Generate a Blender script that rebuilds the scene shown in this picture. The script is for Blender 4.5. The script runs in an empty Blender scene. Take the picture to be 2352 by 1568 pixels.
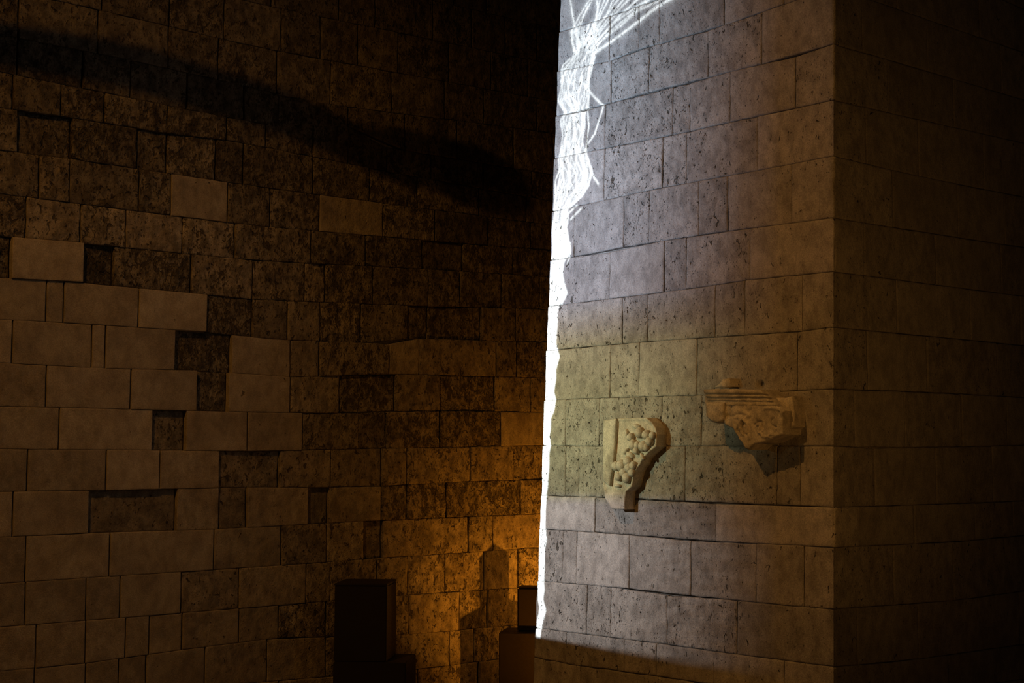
import bpy, bmesh, math, random
import numpy as np
from mathutils import Vector, Matrix, noise
from mathutils.geometry import delaunay_2d_cdt

random.seed(5)
scene = bpy.context.scene
COL = scene.collection

# ------------------------------------------------------------------ camera, world, lamps, exposure
cam_d = bpy.data.cameras.new('camera')
cam_d.lens = 50.0; cam_d.sensor_width = 36.0; cam_d.clip_start = 0.05
cam = bpy.data.objects.new('camera', cam_d); COL.objects.link(cam)
PITCH = math.radians(4.829)
cam.location = (0, 0, 1.8)
cam.rotation_euler = (math.radians(90) + PITCH, 0, math.radians(-40.5))
scene.camera = cam

vs = scene.view_settings
vs.view_transform = 'Standard'; vs.look = 'None'; vs.gamma = 1.0; vs.use_curve_mapping = False
vs.exposure = 0.0

world = bpy.data.worlds.new('night'); scene.world = world
world.use_nodes = True
world.node_tree.nodes['Background'].inputs['Color'].default_value = (0.9, 0.55, 0.3, 1)
world.node_tree.nodes['Background'].inputs['Strength'].default_value = 0.007

def lamp(name, kind, loc, energy, color, size=0.1, aim=None, angle=60, blend=0.3):
    d = bpy.data.lights.new(name, kind); d.energy = energy; d.color = color; d.shadow_soft_size = size
    if kind == 'SPOT': d.spot_size = math.radians(angle); d.spot_blend = blend
    o = bpy.data.objects.new(name, d); COL.objects.link(o); o.location = loc
    if aim is not None:
        o.rotation_euler = (Vector(aim) - Vector(loc)).to_track_quat('-Z', 'Y').to_euler()
    return o

WARM = (1.0, 0.44, 0.09)
ORANGE = (1.0, 0.34, 0.022)
lamp('warm_floodlight', 'SPOT', (0.3, 5.2, 7.2), 450, WARM, 0.055, (5.7, 7.2, 0.75), 82, 1.0)
lamp('warm_side_fill', 'SPOT', (4.0, 1.6, 1.8), 34, WARM, 0.12, (5.3, 4.3, 2.4), 74, 1.0)  # added fill for the pier's right face, no known lamp there
lamp('amber_uplight', 'SPOT', (7.3, 7.2, 0.25), 105, ORANGE, 0.02, (7.75, 8.7, 0.85), 110, 1.0)
lamp('amber_uplight', 'SPOT', (8.3, 8.2, 0.6), 30, ORANGE, 0.05, (7.75, 8.7, 0.85), 120, 1.0)
PROJ_LOC = Vector((1.9, 7.1, 2.4)); PROJ_AIM = Vector((5.8, 5.5, 2.45))
PROJ_ENERGY = 1500.0
proj = lamp('projector_beam', 'SPOT', PROJ_LOC, PROJ_ENERGY, (1, 1, 1), 0.008, PROJ_AIM, 70, 0.0)

# ------------------------------------------------------------------ measured tables (metres)
# wall / right stones: a0, a1, z of the four corners, roughness, darkness, proud offset
FRONT_X0, FRONT_B = 5.7242, 0.0310          # the lit face of the pier leans: X = X0 + B z
FAR_Y0, FAR_B = 6.5413, -0.0288             # its far edge
NEAR_Y = 4.3237
WALL_Y = 8.7
RIGHT_X = 8.3
WALL_STONES = [  # upper rows' darkness: black crust, plus light falloff and band fade painted in
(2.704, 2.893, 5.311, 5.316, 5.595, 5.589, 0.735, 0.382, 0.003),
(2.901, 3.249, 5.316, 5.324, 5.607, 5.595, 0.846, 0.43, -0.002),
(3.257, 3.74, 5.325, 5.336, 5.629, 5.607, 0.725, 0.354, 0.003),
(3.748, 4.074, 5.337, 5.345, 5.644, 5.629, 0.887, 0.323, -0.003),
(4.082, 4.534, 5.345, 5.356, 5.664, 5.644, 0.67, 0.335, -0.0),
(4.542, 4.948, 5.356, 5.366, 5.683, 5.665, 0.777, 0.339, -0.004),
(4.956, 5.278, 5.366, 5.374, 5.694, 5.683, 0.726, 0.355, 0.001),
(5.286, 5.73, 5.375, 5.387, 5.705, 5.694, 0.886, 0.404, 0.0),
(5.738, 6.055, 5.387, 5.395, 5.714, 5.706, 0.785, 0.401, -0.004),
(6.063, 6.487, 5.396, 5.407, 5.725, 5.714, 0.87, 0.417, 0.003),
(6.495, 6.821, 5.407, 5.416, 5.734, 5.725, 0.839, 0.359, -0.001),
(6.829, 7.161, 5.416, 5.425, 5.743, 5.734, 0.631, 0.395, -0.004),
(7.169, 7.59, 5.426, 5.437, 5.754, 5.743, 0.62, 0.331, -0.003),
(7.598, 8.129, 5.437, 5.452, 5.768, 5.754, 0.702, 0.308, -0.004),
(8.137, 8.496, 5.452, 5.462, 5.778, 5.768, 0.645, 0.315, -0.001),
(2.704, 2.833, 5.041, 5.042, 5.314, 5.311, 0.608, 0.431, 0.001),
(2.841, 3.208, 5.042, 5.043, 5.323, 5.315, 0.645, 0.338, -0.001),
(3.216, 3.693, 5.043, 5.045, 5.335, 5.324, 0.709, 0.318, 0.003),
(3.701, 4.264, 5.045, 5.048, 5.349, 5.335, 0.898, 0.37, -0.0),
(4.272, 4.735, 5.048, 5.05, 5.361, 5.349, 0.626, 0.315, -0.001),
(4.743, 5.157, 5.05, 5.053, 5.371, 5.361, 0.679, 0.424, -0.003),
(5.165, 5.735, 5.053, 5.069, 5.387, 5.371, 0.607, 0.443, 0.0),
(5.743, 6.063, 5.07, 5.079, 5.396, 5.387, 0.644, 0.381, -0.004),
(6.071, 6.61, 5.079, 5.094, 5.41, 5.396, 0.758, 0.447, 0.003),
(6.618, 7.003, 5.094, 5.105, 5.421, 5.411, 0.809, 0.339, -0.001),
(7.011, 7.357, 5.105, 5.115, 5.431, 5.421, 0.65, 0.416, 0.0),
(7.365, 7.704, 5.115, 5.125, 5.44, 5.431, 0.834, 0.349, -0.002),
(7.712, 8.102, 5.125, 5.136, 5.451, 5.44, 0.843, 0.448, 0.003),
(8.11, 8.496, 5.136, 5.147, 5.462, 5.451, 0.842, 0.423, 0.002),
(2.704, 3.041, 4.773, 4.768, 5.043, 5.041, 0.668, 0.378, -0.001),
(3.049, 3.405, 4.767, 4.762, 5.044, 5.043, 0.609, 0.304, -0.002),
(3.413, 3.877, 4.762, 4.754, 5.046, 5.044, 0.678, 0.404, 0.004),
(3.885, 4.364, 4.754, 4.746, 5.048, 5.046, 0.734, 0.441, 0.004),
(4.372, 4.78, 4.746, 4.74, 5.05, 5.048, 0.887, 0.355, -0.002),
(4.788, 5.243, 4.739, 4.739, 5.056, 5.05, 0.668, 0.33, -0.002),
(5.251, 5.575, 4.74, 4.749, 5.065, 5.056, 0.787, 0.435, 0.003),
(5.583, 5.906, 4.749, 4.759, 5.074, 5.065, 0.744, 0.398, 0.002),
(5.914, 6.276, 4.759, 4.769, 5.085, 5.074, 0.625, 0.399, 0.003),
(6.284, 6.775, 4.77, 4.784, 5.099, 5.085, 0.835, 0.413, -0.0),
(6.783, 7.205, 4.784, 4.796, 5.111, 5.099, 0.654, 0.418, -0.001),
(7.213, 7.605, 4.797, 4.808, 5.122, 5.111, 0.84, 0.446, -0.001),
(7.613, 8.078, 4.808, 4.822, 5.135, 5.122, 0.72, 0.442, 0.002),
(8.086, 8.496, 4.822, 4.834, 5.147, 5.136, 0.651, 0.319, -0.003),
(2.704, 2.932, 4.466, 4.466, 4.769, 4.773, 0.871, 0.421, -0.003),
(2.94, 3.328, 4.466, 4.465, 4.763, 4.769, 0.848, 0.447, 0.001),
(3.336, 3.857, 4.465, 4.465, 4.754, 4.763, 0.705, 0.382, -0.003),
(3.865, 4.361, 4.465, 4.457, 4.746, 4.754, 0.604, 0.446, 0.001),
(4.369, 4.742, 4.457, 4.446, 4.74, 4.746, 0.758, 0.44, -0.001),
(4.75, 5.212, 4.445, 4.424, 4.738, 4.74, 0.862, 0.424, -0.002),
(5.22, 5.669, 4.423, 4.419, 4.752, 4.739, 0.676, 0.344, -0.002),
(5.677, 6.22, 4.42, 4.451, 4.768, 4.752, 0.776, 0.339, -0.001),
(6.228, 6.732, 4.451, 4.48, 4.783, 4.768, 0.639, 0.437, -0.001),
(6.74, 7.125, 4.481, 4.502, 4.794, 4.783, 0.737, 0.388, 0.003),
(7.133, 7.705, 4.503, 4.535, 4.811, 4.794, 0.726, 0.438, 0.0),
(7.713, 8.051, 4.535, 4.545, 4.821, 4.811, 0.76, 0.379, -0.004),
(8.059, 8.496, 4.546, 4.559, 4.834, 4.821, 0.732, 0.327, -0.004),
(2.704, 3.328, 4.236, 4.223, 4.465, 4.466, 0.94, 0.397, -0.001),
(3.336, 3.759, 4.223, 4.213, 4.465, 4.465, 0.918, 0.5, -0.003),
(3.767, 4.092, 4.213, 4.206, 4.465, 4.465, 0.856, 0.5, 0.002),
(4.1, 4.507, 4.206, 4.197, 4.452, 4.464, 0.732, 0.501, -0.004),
(4.515, 4.945, 4.197, 4.188, 4.44, 4.452, 0.783, 0.559, -0.001),
(4.953, 5.228, 4.188, 4.187, 4.422, 4.439, 0.869, 0.555, 0.003),
(5.236, 5.825, 4.187, 4.289, 4.428, 4.421, 0.833, 0.515, -0.001),
(5.833, 6.346, 4.287, 4.179, 4.458, 4.429, 0.754, 0.404, -0.0),
(6.354, 6.856, 4.179, 4.183, 4.487, 4.458, 0.76, 0.372, 0.004),
(6.864, 7.445, 4.183, 4.188, 4.521, 4.488, 0.81, 0.431, 0.004),
(7.453, 7.873, 4.188, 4.192, 4.54, 4.521, 0.678, 0.384, 0.004),
(7.881, 8.496, 4.192, 4.197, 4.559, 4.54, 0.852, 0.321, -0.003),
(2.704, 3.307, 3.989, 4.001, 4.223, 4.236, 0.833, 0.37, -0.004),
(3.315, 3.619, 4.001, 4.007, 4.216, 4.223, 0.722, 0.531, 0.002),
(3.627, 3.914, 4.007, 4.009, 4.21, 4.216, 0.969, 0.392, 0.001),
(3.922, 4.365, 4.009, 4.008, 4.2, 4.21, 0.898, 0.389, 0.003),
(4.373, 4.812, 4.008, 4.028, 4.191, 4.2, 0.99, 0.409, 0.004),
(4.82, 5.124, 4.029, 4.021, 4.185, 4.19, 0.819, 0.482, 0.004),
(5.132, 5.523, 4.021, 4.011, 4.282, 4.185, 0.95, 0.394, -0.002),
(5.531, 5.828, 4.011, 4.003, 4.288, 4.375, 0.8, 0.4, 0.0),
(5.836, 6.184, 4.003, 3.993, 4.178, 4.286, 0.796, 0.545, -0.006),
(6.192, 6.599, 3.993, 3.986, 4.181, 4.178, 0.866, 0.469, -0.006),
(6.607, 7.124, 3.986, 3.977, 4.186, 4.181, 0.799, 0.518, -0.001),
(7.132, 7.644, 3.977, 3.969, 4.19, 4.186, 0.8, 0.5, 0.0),
(7.652, 8.163, 3.968, 3.96, 4.194, 4.19, 0.992, 0.378, -0.003),
(8.171, 8.496, 3.96, 3.954, 4.197, 4.195, 0.712, 0.56, -0.003),
(2.704, 3.345, 3.718, 3.733, 4.001, 3.989, 0.739, 0.264, 0.003),
(3.353, 3.698, 3.733, 3.74, 4.009, 4.002, 0.9, 0.5, -0.03),
(3.706, 4.15, 3.741, 3.738, 4.008, 4.009, 0.976, 0.504, 0.001),
(4.158, 4.371, 3.738, 3.737, 4.008, 4.008, 0.9, 0.45, -0.02),
(4.379, 4.738, 3.737, 3.734, 4.025, 4.008, 0.9, 0.3, -0.01),
(4.746, 4.953, 3.734, 3.733, 4.026, 4.025, 0.89, 0.566, -0.005),
(4.961, 5.527, 3.733, 3.737, 4.011, 4.026, 0.9, 0.4, 0.0),
(5.535, 6.026, 3.737, 3.742, 3.998, 4.011, 0.836, 0.442, -0.0),
(6.034, 6.474, 3.742, 3.747, 3.988, 3.997, 0.978, 0.422, -0.005),
(6.482, 7.079, 3.747, 3.754, 3.978, 3.988, 0.9, 0.35, 0.0),
(7.087, 7.586, 3.754, 3.76, 3.97, 3.978, 0.748, 0.364, -0.004),
(7.594, 7.942, 3.76, 3.764, 3.964, 3.969, 0.794, 0.432, 0.002),
(7.95, 8.496, 3.764, 3.77, 3.954, 3.963, 0.787, 0.485, -0.004),
(2.704, 3.043, 3.458, 3.458, 3.726, 3.718, 0.804, 0.155, -0.003),
(3.051, 3.49, 3.458, 3.456, 3.736, 3.726, 0.705, 0.348, -0.0),
(3.498, 3.691, 3.456, 3.456, 3.74, 3.736, 0.757, 0.278, 0.003),
(3.699, 4.172, 3.456, 3.455, 3.738, 3.74, 0.732, 0.371, -0.002),
(4.18, 4.402, 3.455, 3.454, 3.736, 3.738, 0.849, 0.375, -0.002),
(4.41, 4.832, 3.454, 3.453, 3.734, 3.736, 0.2, -0.08, 0.0),
(4.84, 5.168, 3.453, 3.455, 3.733, 3.734, 0.803, 0.375, 0.001),
(5.176, 5.587, 3.455, 3.47, 3.737, 3.733, 0.891, 0.259, -0.003),
(5.595, 6.148, 3.47, 3.489, 3.744, 3.738, 0.3, -0.08, 0.0),
(6.156, 6.644, 3.49, 3.507, 3.749, 3.744, 0.922, 0.219, -0.004),
(6.652, 7.17, 3.507, 3.525, 3.755, 3.749, 0.725, 0.577, 0.003),
(7.178, 7.634, 3.525, 3.541, 3.76, 3.755, 0.901, 0.426, -0.004),
(7.642, 7.959, 3.542, 3.551, 3.764, 3.76, 0.788, 0.474, -0.004),
(7.967, 8.496, 3.552, 3.568, 3.77, 3.764, 0.834, 0.421, 0.004),
(2.704, 2.918, 3.182, 3.186, 3.458, 3.458, 0.989, 0.153, -0.004),
(2.926, 3.414, 3.186, 3.196, 3.457, 3.458, 0.986, 0.087, -0.003),
(3.422, 3.771, 3.196, 3.203, 3.456, 3.457, 0.6, 0.107, -0.002),
(3.779, 4.086, 3.203, 3.204, 3.455, 3.456, 0.801, 0.056, -0.001),
(4.094, 4.495, 3.204, 3.205, 3.454, 3.455, 0.602, 0.074, -0.006),
(4.503, 4.894, 3.205, 3.205, 3.453, 3.454, 0.76, 0.012, -0.007),
(4.902, 5.516, 3.205, 3.228, 3.467, 3.453, 0.791, 0.213, -0.0),
(5.524, 5.992, 3.228, 3.253, 3.484, 3.467, 0.859, 0.353, 0.001),
(6.0, 6.519, 3.254, 3.279, 3.502, 3.484, 0.915, 0.387, -0.002),
(6.527, 6.926, 3.28, 3.295, 3.517, 3.503, 0.8, 0.5, -0.02),
(6.934, 7.445, 3.295, 3.314, 3.535, 3.517, 0.917, 0.324, -0.006),
(7.453, 7.967, 3.314, 3.33, 3.552, 3.535, 0.951, 0.391, 0.0),
(7.975, 8.496, 3.331, 3.346, 3.568, 3.552, 0.92, 0.369, -0.005),
(2.704, 3.325, 2.916, 2.935, 3.194, 3.182, 0.9, 0.5, -0.02),
(3.333, 3.798, 2.935, 2.95, 3.204, 3.195, 0.05, 0.0, 0.012),
(3.806, 4.007, 2.95, 2.944, 3.204, 3.204, 1.0, 0.55, -0.035),
(4.015, 4.566, 2.944, 2.939, 3.205, 3.204, 0.9, 0.35, -0.01),
(4.574, 5.037, 2.939, 2.932, 3.205, 3.205, 0.744, 0.029, 0.002),
(5.045, 5.465, 2.932, 2.946, 3.225, 3.205, 0.823, 0.176, -0.0),
(5.473, 5.642, 2.946, 2.953, 3.234, 3.225, 0.872, 0.137, -0.007),
(5.65, 6.062, 2.954, 2.971, 3.257, 3.235, 0.919, 0.21, -0.001),
(6.07, 6.583, 2.971, 2.995, 3.282, 3.258, 0.814, 0.185, -0.006),
(6.591, 6.896, 2.995, 3.01, 3.293, 3.282, 0.921, 0.218, -0.005),
(6.904, 7.325, 3.011, 3.031, 3.309, 3.294, 0.9, 0.35, -0.01),
(7.333, 7.728, 3.032, 3.051, 3.323, 3.31, 0.922, 0.413, -0.001),
(7.736, 8.198, 3.051, 3.065, 3.337, 3.324, 0.815, 0.279, 0.001),
(8.206, 8.496, 3.065, 3.074, 3.346, 3.338, 0.93, 0.317, 0.0),
(2.704, 3.006, 2.659, 2.668, 2.925, 2.916, 0.062, -0.031, -0.001),
(3.014, 3.558, 2.668, 2.68, 2.942, 2.925, 0.05, 0.0, 0.0),
(3.566, 3.672, 2.68, 2.68, 2.946, 2.942, 0.1, 0.05, 0.0),
(3.68, 4.184, 2.68, 2.681, 2.941, 2.946, 0.1, 0.08, 0.002),
(4.192, 4.689, 2.681, 2.682, 2.938, 2.941, 0.05, -0.05, 0.006),
(4.697, 5.042, 2.681, 2.662, 2.932, 2.938, 0.9, 0.3, -0.012),
(5.05, 5.324, 2.662, 2.662, 2.94, 2.932, 0.68, 0.274, 0.003),
(5.332, 5.601, 2.662, 2.668, 2.952, 2.94, 0.607, 0.129, 0.002),
(5.609, 5.959, 2.668, 2.675, 2.967, 2.952, 0.987, 0.126, -0.004),
(5.967, 6.39, 2.676, 2.725, 2.985, 2.967, 0.684, 0.265, -0.005),
(6.398, 6.585, 2.727, 2.74, 2.995, 2.985, 0.9, 0.35, -0.025),
(6.593, 7.113, 2.74, 2.758, 3.021, 2.995, 1.0, 0.35, -0.02),
(7.121, 7.468, 2.758, 2.77, 3.039, 3.021, 0.803, 0.248, 0.001),
(7.476, 7.868, 2.77, 2.782, 3.055, 3.039, 0.693, 0.251, -0.002),
(7.876, 8.496, 2.783, 2.801, 3.074, 3.055, 0.707, 0.151, -0.001),
(2.704, 3.349, 2.412, 2.406, 2.679, 2.659, 0.118, -0.011, -0.001),
(3.357, 3.868, 2.406, 2.402, 2.68, 2.679, 0.05, 0.0, 0.0),
(3.876, 3.96, 2.402, 2.401, 2.68, 2.68, 0.05, 0.0, 0.0),
(3.968, 4.457, 2.401, 2.413, 2.681, 2.68, 0.05, 0.0, 0.004),
(4.465, 4.882, 2.413, 2.41, 2.671, 2.681, 1.0, 0.4, -0.035),
(4.89, 5.353, 2.41, 2.399, 2.663, 2.671, 0.15, 0.0, 0.0),
(5.361, 5.594, 2.399, 2.413, 2.668, 2.663, 0.5, 0.1, 0.0),
(5.602, 6.21, 2.414, 2.454, 2.681, 2.668, 0.8, 0.15, 0.01),
(6.218, 6.495, 2.454, 2.461, 2.737, 2.681, 0.4, 0.0, 0.0),
(6.503, 7.262, 2.461, 2.478, 2.763, 2.737, 0.6, 0.1, 0.0),
(7.27, 7.477, 2.478, 2.483, 2.77, 2.763, 0.749, 0.268, 0.003),
(7.485, 7.98, 2.483, 2.494, 2.786, 2.77, 0.925, 0.177, 0.003),
(7.988, 8.496, 2.495, 2.506, 2.801, 2.786, 0.976, 0.154, 0.001),
(2.704, 3.098, 2.137, 2.138, 2.409, 2.412, 0.057, 0.045, 0.0),
(3.106, 3.573, 2.138, 2.14, 2.404, 2.409, 0.163, 0.034, -0.001),
(3.581, 4.142, 2.14, 2.141, 2.405, 2.404, 0.08, 0.0, 0.0),
(4.15, 4.625, 2.141, 2.142, 2.416, 2.405, 0.08, 0.0, 0.004),
(4.633, 4.86, 2.142, 2.142, 2.411, 2.416, 0.9, 0.4, -0.035),
(4.868, 5.357, 2.142, 2.146, 2.399, 2.411, 0.1, 0.0, 0.0),
(5.365, 5.773, 2.146, 2.152, 2.425, 2.399, 0.6, 0.1, 0.0),
(5.781, 6.272, 2.152, 2.179, 2.456, 2.426, 1.0, 0.25, -0.01),
(6.28, 6.698, 2.18, 2.191, 2.465, 2.456, 0.688, 0.254, 0.004),
(6.706, 7.249, 2.191, 2.198, 2.478, 2.465, 1.0, 0.25, -0.01),
(7.257, 7.632, 2.198, 2.203, 2.487, 2.478, 0.636, 0.096, -0.006),
(7.64, 8.103, 2.203, 2.209, 2.497, 2.487, 0.696, 0.072, -0.001),
(8.111, 8.496, 2.209, 2.213, 2.506, 2.497, 0.955, 0.21, -0.002),
(2.704, 3.227, 1.879, 1.877, 2.139, 2.137, 0.112, 0.018, -0.0),
(3.235, 3.665, 1.877, 1.876, 2.14, 2.139, 0.101, -0.042, -0.001),
(3.673, 4.305, 1.876, 1.875, 2.141, 2.14, 0.08, 0.0, 0.0),
(4.313, 4.543, 1.875, 1.874, 2.142, 2.141, 0.6, 0.35, -0.035),
(4.551, 5.014, 1.874, 1.873, 2.142, 2.142, 0.12, 0.0, 0.004),
(5.022, 5.458, 1.873, 1.881, 2.147, 2.142, 0.15, 0.0, 0.005),
(5.466, 5.952, 1.881, 1.892, 2.155, 2.148, 0.8, 0.15, -0.005),
(5.96, 6.195, 1.893, 1.898, 2.173, 2.155, 0.8, 0.3, -0.01),
(6.203, 6.695, 1.898, 1.91, 2.191, 2.173, 0.9, 0.2, 0.0),
(6.703, 7.308, 1.911, 1.925, 2.199, 2.191, 0.971, 0.231, 0.002),
(7.316, 7.85, 1.925, 1.938, 2.205, 2.199, 0.3, -0.05, 0.0),
(7.858, 8.496, 1.938, 1.954, 2.213, 2.205, 0.662, 0.146, 0.001),
(2.704, 2.898, 1.619, 1.618, 1.878, 1.879, 0.191, 0.044, 0.001),
(2.906, 3.468, 1.618, 1.616, 1.877, 1.878, 0.165, 0.009, 0.001),
(3.476, 3.986, 1.616, 1.615, 1.876, 1.877, 0.15, 0.05, 0.0),
(3.994, 4.361, 1.616, 1.619, 1.875, 1.876, 0.05, -0.05, 0.004),
(4.369, 4.803, 1.619, 1.622, 1.873, 1.875, 0.15, 0.0, 0.002),
(4.811, 5.276, 1.622, 1.62, 1.876, 1.873, 0.7, 0.25, -0.02),
(5.284, 5.705, 1.62, 1.615, 1.886, 1.876, 0.6, 0.12, 0.0),
(5.713, 6.15, 1.615, 1.618, 1.897, 1.887, 0.617, 0.028, -0.005),
(6.158, 6.382, 1.619, 1.63, 1.903, 1.897, 0.64, 0.01, 0.005),
(6.39, 6.997, 1.63, 1.649, 1.918, 1.903, 0.743, 0.065, -0.0),
(7.005, 7.445, 1.649, 1.653, 1.928, 1.918, 0.62, -0.018, 0.005),
(7.453, 7.888, 1.653, 1.657, 1.939, 1.929, 0.761, -0.01, -0.005),
(7.896, 8.496, 1.657, 1.662, 1.954, 1.939, 0.699, 0.038, -0.001),
(2.704, 3.053, 1.33, 1.335, 1.618, 1.619, 0.089, 0.037, 0.003),
(3.061, 3.384, 1.335, 1.339, 1.616, 1.618, 0.084, -0.046, -0.0),
(3.392, 3.878, 1.34, 1.346, 1.615, 1.616, 0.08, 0.0, 0.0),
(3.886, 4.49, 1.346, 1.343, 1.62, 1.615, 0.5, 0.3, -0.035),
(4.498, 4.808, 1.343, 1.342, 1.622, 1.62, 0.3, 0.05, -0.002),
(4.816, 5.023, 1.342, 1.346, 1.623, 1.622, 0.5, 0.28, -0.02),
(5.031, 5.52, 1.346, 1.356, 1.617, 1.623, 0.3, 0.02, 0.0),
(5.528, 5.693, 1.356, 1.359, 1.615, 1.617, 0.4, 0.35, -0.06),
(5.701, 6.152, 1.359, 1.367, 1.618, 1.615, 0.4, 0.0, 0.0),
(6.16, 6.384, 1.367, 1.369, 1.63, 1.619, 0.9, 0.15, 0.0),
(6.392, 6.761, 1.369, 1.372, 1.647, 1.63, 1.0, 0.2, 0.0),
(6.769, 7.514, 1.372, 1.377, 1.654, 1.647, 1.0, 0.2, 0.0),
(7.522, 8.018, 1.377, 1.381, 1.658, 1.654, 0.815, 0.045, 0.005),
(8.026, 8.496, 1.381, 1.384, 1.662, 1.658, 0.829, -0.007, -0.003),
(2.704, 2.984, 1.053, 1.056, 1.334, 1.33, 0.19, 0.047, -0.002),
(2.992, 3.473, 1.056, 1.06, 1.341, 1.334, 0.15, -0.001, -0.0),
(3.481, 4.024, 1.06, 1.065, 1.346, 1.341, 0.1, -0.028, -0.002),
(4.032, 4.771, 1.065, 1.071, 1.342, 1.346, 0.092, -0.004, 0.003),
(4.779, 5.299, 1.071, 1.075, 1.351, 1.342, 0.281, 0.095, -0.002),
(5.307, 5.674, 1.075, 1.081, 1.358, 1.352, 0.657, 0.057, 0.003),
(5.682, 6.003, 1.081, 1.087, 1.365, 1.359, 0.68, -0.044, -0.0),
(6.011, 6.171, 1.088, 1.091, 1.367, 1.365, 0.6, 0.3, -0.05),
(6.179, 6.981, 1.091, 1.099, 1.373, 1.367, 0.659, 0.067, -0.005),
(6.989, 7.228, 1.099, 1.101, 1.375, 1.373, 0.673, 0.056, 0.003),
(7.236, 7.811, 1.101, 1.107, 1.379, 1.375, 0.562, -0.045, -0.004),
(7.819, 8.348, 1.107, 1.112, 1.383, 1.379, 0.826, -0.017, 0.002),
(8.356, 8.496, 1.112, 1.114, 1.384, 1.383, 0.82, -0.006, -0.002),
(2.704, 3.059, 0.795, 0.796, 1.057, 1.053, 0.194, 0.03, -0.001),
(3.067, 3.478, 0.796, 0.796, 1.06, 1.057, 0.157, -0.009, -0.001),
(3.486, 3.87, 0.796, 0.797, 1.064, 1.06, 0.051, 0.048, 0.003),
(3.878, 4.102, 0.797, 0.797, 1.066, 1.064, 0.145, 0.073, -0.002),
(4.11, 4.534, 0.797, 0.798, 1.069, 1.066, 0.085, 0.012, 0.003),
(4.542, 4.969, 0.798, 0.799, 1.073, 1.069, 0.488, 0.02, -0.001),
(4.977, 5.506, 0.799, 0.802, 1.078, 1.073, 0.357, 0.034, 0.003),
(5.514, 5.711, 0.802, 0.803, 1.082, 1.078, 0.605, 0.054, 0.002),
(5.719, 6.118, 0.803, 0.805, 1.09, 1.082, 0.797, 0.05, 0.001),
(6.126, 6.4, 0.805, 0.805, 1.093, 1.09, 0.648, -0.008, -0.001),
(6.408, 6.756, 0.805, 0.803, 1.096, 1.093, 0.785, -0.04, -0.003),
(6.764, 7.139, 0.803, 0.8, 1.1, 1.097, 0.776, -0.018, -0.004),
(7.147, 7.491, 0.8, 0.798, 1.104, 1.1, 0.56, 0.022, -0.002),
(7.499, 7.986, 0.798, 0.795, 1.109, 1.104, 0.844, 0.065, 0.005),
(7.994, 8.496, 0.795, 0.792, 1.114, 1.109, 0.629, -0.039, -0.004),
(2.704, 3.113, 0.551, 0.538, 0.796, 0.795, 0.125, 0.042, 0.0),
(3.121, 3.553, 0.538, 0.529, 0.796, 0.796, 0.085, 0.004, 0.001),
(3.561, 3.874, 0.529, 0.529, 0.797, 0.796, 0.151, 0.047, 0.002),
(3.882, 4.145, 0.529, 0.54, 0.797, 0.797, 0.15, -0.034, 0.002),
(4.153, 4.311, 0.54, 0.547, 0.797, 0.797, 0.094, 0.024, -0.0),
(4.319, 4.546, 0.547, 0.556, 0.798, 0.797, 0.161, -0.024, -0.001),
(4.554, 4.973, 0.557, 0.568, 0.799, 0.798, 0.311, -0.01, 0.002),
(4.981, 5.286, 0.568, 0.574, 0.801, 0.799, 0.395, 0.012, -0.001),
(5.294, 5.678, 0.573, 0.552, 0.803, 0.801, 0.848, 0.016, -0.003),
(5.686, 6.411, 0.551, 0.512, 0.805, 0.803, 0.793, 0.035, 0.005),
(6.419, 6.893, 0.512, 0.509, 0.802, 0.805, 0.581, 0.012, 0.003),
(6.901, 7.175, 0.509, 0.506, 0.8, 0.802, 0.802, 0.069, -0.005),
(7.183, 7.536, 0.506, 0.504, 0.798, 0.8, 0.638, -0.035, -0.003),
(7.544, 7.882, 0.504, 0.501, 0.796, 0.798, 0.842, 0.026, 0.004),
(7.89, 8.496, 0.501, 0.496, 0.792, 0.796, 0.662, 0.063, -0.001),
(2.704, 3.027, 0.241, 0.251, 0.541, 0.551, 0.089, 0.051, 0.003),
(3.035, 3.55, 0.251, 0.267, 0.529, 0.541, 0.066, 0.027, 0.001),
(3.558, 3.881, 0.267, 0.278, 0.529, 0.529, 0.083, -0.002, -0.001),
(3.889, 4.103, 0.278, 0.285, 0.538, 0.529, 0.081, -0.017, 0.001),
(4.111, 4.293, 0.286, 0.292, 0.546, 0.539, 0.148, -0.024, -0.002),
(4.301, 4.718, 0.292, 0.298, 0.562, 0.546, 0.099, 0.038, -0.001),
(4.726, 5.196, 0.298, 0.284, 0.574, 0.562, 0.328, -0.004, 0.002),
(5.204, 5.681, 0.284, 0.27, 0.551, 0.574, 0.387, -0.022, -0.002),
(5.689, 6.178, 0.27, 0.255, 0.523, 0.551, 0.669, 0.022, 0.001),
(6.186, 6.8, 0.255, 0.25, 0.509, 0.523, 0.577, -0.029, 0.002),
(6.808, 7.04, 0.25, 0.251, 0.507, 0.509, 0.673, -0.013, -0.002),
(7.048, 7.399, 0.251, 0.252, 0.505, 0.507, 0.836, -0.009, 0.001),
(7.407, 7.749, 0.252, 0.253, 0.502, 0.505, 0.657, 0.004, 0.004),
(7.757, 8.131, 0.253, 0.254, 0.499, 0.502, 0.849, -0.003, -0.003),
(8.139, 8.496, 0.254, 0.256, 0.496, 0.499, 0.768, -0.024, -0.005),
(2.704, 3.252, -0.027, -0.014, 0.258, 0.241, 0.185, 0.005, 0.002),
(3.26, 3.673, -0.014, -0.005, 0.271, 0.258, 0.111, 0.065, 0.0),
(3.681, 4.193, -0.004, 0.008, 0.288, 0.272, 0.074, -0.048, 0.001),
(4.201, 4.756, 0.008, 0.013, 0.297, 0.289, 0.146, 0.068, -0.002),
(4.764, 5.295, 0.013, -0.004, 0.281, 0.297, 0.406, 0.018, 0.0),
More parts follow.
